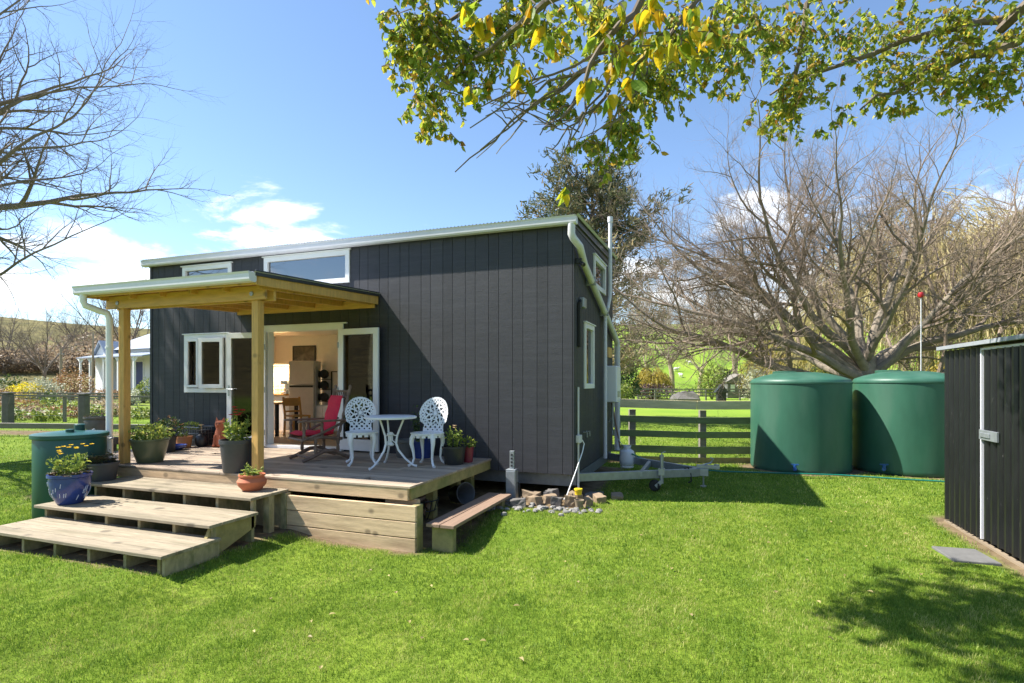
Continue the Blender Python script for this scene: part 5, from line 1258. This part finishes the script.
# ------------------------------------------------------------------ overhanging tree, trunk to the right of the photographer
q=W(5.6,.2); rng=random.Random(77)
t=tree_root('overhanging_tree','leafy green and yellow tree hanging branches in from the top of the view',q.x,q.y)
base=Vector(t.location); tr=MB(); tw=MB(); lf=MB(); ly=MB()
tr.tube([(0,0,-.3),(0,0,1.2),(-.1,.05,2.6),(-.3,.1,4.0),(-.5,.2,5.2)],[.34,.26,.22,.19,.15],12)
def curve(p0,p1,sag,r0,r1,n=9,jit=.05,sides=7,mb=None):
    pts=[];rr=[]
    for i in range(n+1):
        s=i/n; p=p0.lerp(p1,s)+Vector((0,0,sag*4*s*(1-s)))
        if 0<i<n: p+=rv(rng)*jit
        pts.append(p); rr.append(r0+(r1-r0)*s)
    (mb or tr).tube(pts,rr,sides,cap=False); return pts
def leafy(c,rad,ntw,L,m,mb,per=9,hang=.8,fine=False):
    """twigs through a cluster, leaves hanging off them"""
    for _ in range(ntw):
        d=rv(rng); p=c+Vector((d.x*rad[0],d.y*rad[1],d.z*rad[2]))*rng.uniform(.15,1)
        e=p+Vector((rng.uniform(-.5,.5),rng.uniform(-.5,.5),-rng.uniform(.05,.55)))*min(rad)*1.1
        mid=p.lerp(e,.5)+rv(rng)*.04; tw.tube([p,mid,e],[.006,.004,.002],3,cap=False)
        for k in range(per):
            s=(k+.5)/per; b_=p.lerp(e,s); dd=(rv(rng)*.8+Vector((0,0,-hang))); leaf(mb,b_,dd,rv(rng),L*rng.uniform(.6,1.25),L*rng.uniform(.45,.66),fine=fine)
def C(px,py,D): return pz(px,py,D)-base
top=Vector((-.5,.2,5.2))
l1=curve(top,C(690,-60,2.9),.25,.10,.05); l1b=curve(C(690,-60,2.9),C(560,120,2.75),.05,.028,.008,mb=tw,jit=.03); l1c=curve(C(690,-60,2.9),C(470,60,4.4),.1,.045,.012)
l2=curve(top,C(760,-90,5.2),.6,.11,.06); l2b=curve(C(760,-90,5.2),C(420,40,4.8),.25,.055,.012); l2c=curve(C(760,-90,5.2),C(610,135,4.7),.1,.04,.010); l2d=curve(C(830,-60,5.4),C(785,100,5.6),.05,.045,.012)
l3=curve(top,C(1000,30,5.6),.3,.10,.05); l3b=curve(C(1020,40,5.6),C(860,110,5.8),.1,.05,.010); l3c=curve(C(1010,20,5.6),C(770,95,6.0),.15,.045,.01); l4=curve(C(760,-90,5.2),C(830,-60,5.4),.05,.06,.045)
# bare spray of twigs hanging in the middle
for (a,c_) in (((600,60),(470,128)),((600,60),(455,172)),((590,70),(480,150)),((640,30),(560,160)),((630,40),(475,110)),((585,95),(540,135)),((650,40),(597,165)),((610,90),(552,150))):
    curve(C(*a,2.8),C(*c_,2.75),.02,.009,.003,n=8,jit=.022,sides=5,mb=tw)
    m_=C(*a,2.8).lerp(C(*c_,2.75),.6)
    for _ in range(4): curve(m_+rv(rng)*.04,m_+rv(rng)*.16+Vector((-.1,0,-.03)),.0,.004,.002,n=4,jit=.01,sides=4,mb=tw)
def twigline(mb,px0,py0,D0,px1,py1,D1,r=.006): curve(C(px0,py0,D0),C(px1,py1,D1),.0,r,r*.3,n=8,jit=.04,sides=4,mb=tw)
twigline(tw,585,95,2.75,558,185,2.7,.005); twigline(tw,880,60,5.6,965,105,5.6); twigline(tw,900,70,5.7,940,118,5.7); twigline(tw,690,60,4.9,680,115,4.9); twigline(tw,760,80,5.7,745,135,5.7)
# far leaf clusters: (px, py, depth, half width px, half height px, twigs)
for (px,py,D,hw,hh,nt_) in ((430,25,4.6,45,40,60),(405,45,4.5,22,40,20),(470,55,4.6,55,32,36),(440,85,4.5,38,30,26),(425,118,4.4,22,22,10),(520,20,4.8,60,28,50),
        (600,20,4.9,60,30,55),(650,75,4.8,48,30,50),(620,125,4.7,36,26,34),(590,150,4.6,20,18,10),(680,30,5.0,55,35,55),(740,25,5.3,50,30,44),(720,65,5.2,38,24,22),
        (790,25,5.6,45,35,36),(800,80,5.6,40,32,40),(780,108,5.6,26,22,18),(840,35,5.8,40,30,18),(900,25,5.8,55,30,42),(905,75,5.7,50,24,36),(880,100,5.8,26,14,9),(960,30,5.6,55,35,50),(990,75,5.6,38,28,32),(945,85,5.7,35,18,14),(830,120,5.7,22,10,5),(1020,30,5.5,35,45,26),(560,90,4.6,30,26,14)):
    k=D/F; leafy(C(px,py,D),(hw*k*1.12,.5,hh*k*1.1),int(nt_*1.6),.068,None,lf,per=9)
# upper crown, above the view: its shade falls on the lawn at the lower right
l5=curve(Vector((-.5,.2,5.2)),W(-1.4,4.4,6.1)-base,.7,.12,.03); 
for (X,D,z,r,nt_) in ((-1.9,3.7,6.0,.5,34),(-1.2,3.9,5.6,.5,34),(-1.6,4.6,6.2,.5,36),(-.9,4.9,6.1,.5,36),(-1.7,5.3,6.5,.45,26),(-.8,5.6,6.3,.45,26),(-2.3,4.2,6.3,.4,20),(-1.3,3.4,5.5,.4,22),(-.6,4.2,5.7,.5,30),(-2.2,5.0,6.7,.4,16)):
    c_=W(X,D,z)-base; leafy(c_,(r,r,r*.6),nt_,.085,None,lf,per=9); curve(l5[6].lerp(l5[-1],rng.random()),c_,.1,.03,.008,n=5,mb=tw)
# near yellow and green leaves
for (px,py,D,hw,hh,nt_) in ((490,12,2.7,40,14,6),(560,25,2.7,60,28,10),(620,45,2.7,55,28,10),(690,30,2.7,45,30,11),(600,85,2.7,35,20,4),(520,70,2.7,35,25,4),(715,25,2.8,35,28,8),(630,8,2.7,60,14,10),(465,85,2.7,14,14,2),(558,180,2.7,5,6,1)):
    k=D/F; leafy(C(px,py,D),(hw*k,.18,hh*k),nt_,.088,None,ly if rng.random()<2 else lf,per=4,hang=1.6,fine=True)
tr.build('trunk',m_bark,t,smooth=True); tw.build('twigs',m_bark,t); lf.build('leaves',m_over,t); ly.build('near_leaves',m_overy,t)

# ------------------------------------------------------------------ sky, sun, camera
SUN=Vector((-1,-.27,1.26)).normalized()
el=math.asin(SUN.z); azm=math.atan2(SUN.x,SUN.y)
w=bpy.data.worlds.new('World'); S.world=w; w.use_nodes=True
nt=w.node_tree; nt.nodes.clear(); L=nt.links.new
out=N(nt,'ShaderNodeOutputWorld'); bg=N(nt,'ShaderNodeBackground'); bg.inputs[1].default_value=.098; L(bg.outputs[0],out.inputs[0])
sky=N(nt,'ShaderNodeTexSky'); sky.sky_type='NISHITA'; sky.sun_disc=False; sky.sun_elevation=el; sky.sun_rotation=azm; sky.air_density=1.0; sky.dust_density=.15; sky.ozone_density=3.5; sky.altitude=50
tc=N(nt,'ShaderNodeTexCoord'); sx=N(nt,'ShaderNodeSeparateXYZ'); L(tc.outputs['Generated'],sx.inputs[0])
mp=N(nt,'ShaderNodeMapping'); mp.inputs['Scale'].default_value=(1,1,3.2); mp.inputs['Location'].default_value=(.35,.2,.1); L(tc.outputs['Generated'],mp.inputs[0])
nz=N(nt,'ShaderNodeTexNoise'); nz.inputs['Scale'].default_value=4.6; nz.inputs['Detail'].default_value=9; nz.inputs['Roughness'].default_value=.62; nz.inputs['Distortion'].default_value=.35; L(mp.outputs[0],nz.inputs['Vector'])
band=N(nt,'ShaderNodeMapRange',interpolation_type='SMOOTHSTEP'); band.inputs[1].default_value=.40; band.inputs[2].default_value=.12; band.inputs[3].default_value=-.30; band.inputs[4].default_value=.055; L(sx.outputs[2],band.inputs[0])
ad=N(nt,'ShaderNodeMath',operation='ADD'); L(nz.outputs['Fac'],ad.inputs[0]); L(band.outputs[0],ad.inputs[1])
for (px,py,k,lo) in ((55,255,.07,.975),(225,212,.07,.986),(290,225,.13,.990),(800,255,.08,.94),(960,215,.07,.96)):
    v=(W((px-512)/F,1)-W(0,0)); v.z=(HZ-py)/F; v.normalize()
    dn=N(nt,'ShaderNodeVectorMath',operation='DOT_PRODUCT'); nn=N(nt,'ShaderNodeVectorMath',operation='NORMALIZE'); L(tc.outputs['Generated'],nn.inputs[0]); L(nn.outputs[0],dn.inputs[0]); dn.inputs[1].default_value=v
    mr=N(nt,'ShaderNodeMapRange',interpolation_type='SMOOTHSTEP'); mr.inputs[1].default_value=lo; mr.inputs[2].default_value=1; mr.inputs[4].default_value=k; L(dn.outputs['Value'],mr.inputs[0])
    a2=N(nt,'ShaderNodeMath',operation='ADD'); L(ad.outputs[0],a2.inputs[0]); L(mr.outputs[0],a2.inputs[1]); ad=a2
cl=N(nt,'ShaderNodeMapRange',interpolation_type='SMOOTHSTEP'); cl.inputs[1].default_value=.50; cl.inputs[2].default_value=.68; L(ad.outputs[0],cl.inputs[0])
mx=N(nt,'ShaderNodeMix',data_type='RGBA'); L(cl.outputs[0],mx.inputs[0]); L(sky.outputs[0],mx.inputs[6]); mx.inputs[7].default_value=(7.2,7.3,7.5,1)
L(mx.outputs[2],bg.inputs[0])
sl=bpy.data.lights.new('sun','SUN'); sl.energy=4.6; sl.angle=R(.53); sl.color=(1,.955,.88)
so=bpy.data.objects.new('sun',sl); COL.objects.link(so); so.rotation_euler=(-SUN).to_track_quat('-Z','Y').to_euler()
cam=bpy.data.cameras.new('camera'); co=bpy.data.objects.new('camera',cam); COL.objects.link(co)
co.location=(CX,CY,EYE); co.rotation_euler=(R(90),0,R(20)); cam.sensor_width=36; cam.lens=36*F/1024; cam.shift_y=(HZ-341.5)/1024; cam.clip_start=.05; cam.clip_end=2000
S.camera=co
S.view_settings.view_transform='Standard'; S.view_settings.look='None'; S.view_settings.gamma=1; S.view_settings.exposure=1.33
S.cycles.use_denoising=True; S.cycles.max_bounces=10; S.cycles.diffuse_bounces=6; S.cycles.transparent_max_bounces=16; S.cycles.sample_clamp_indirect=6
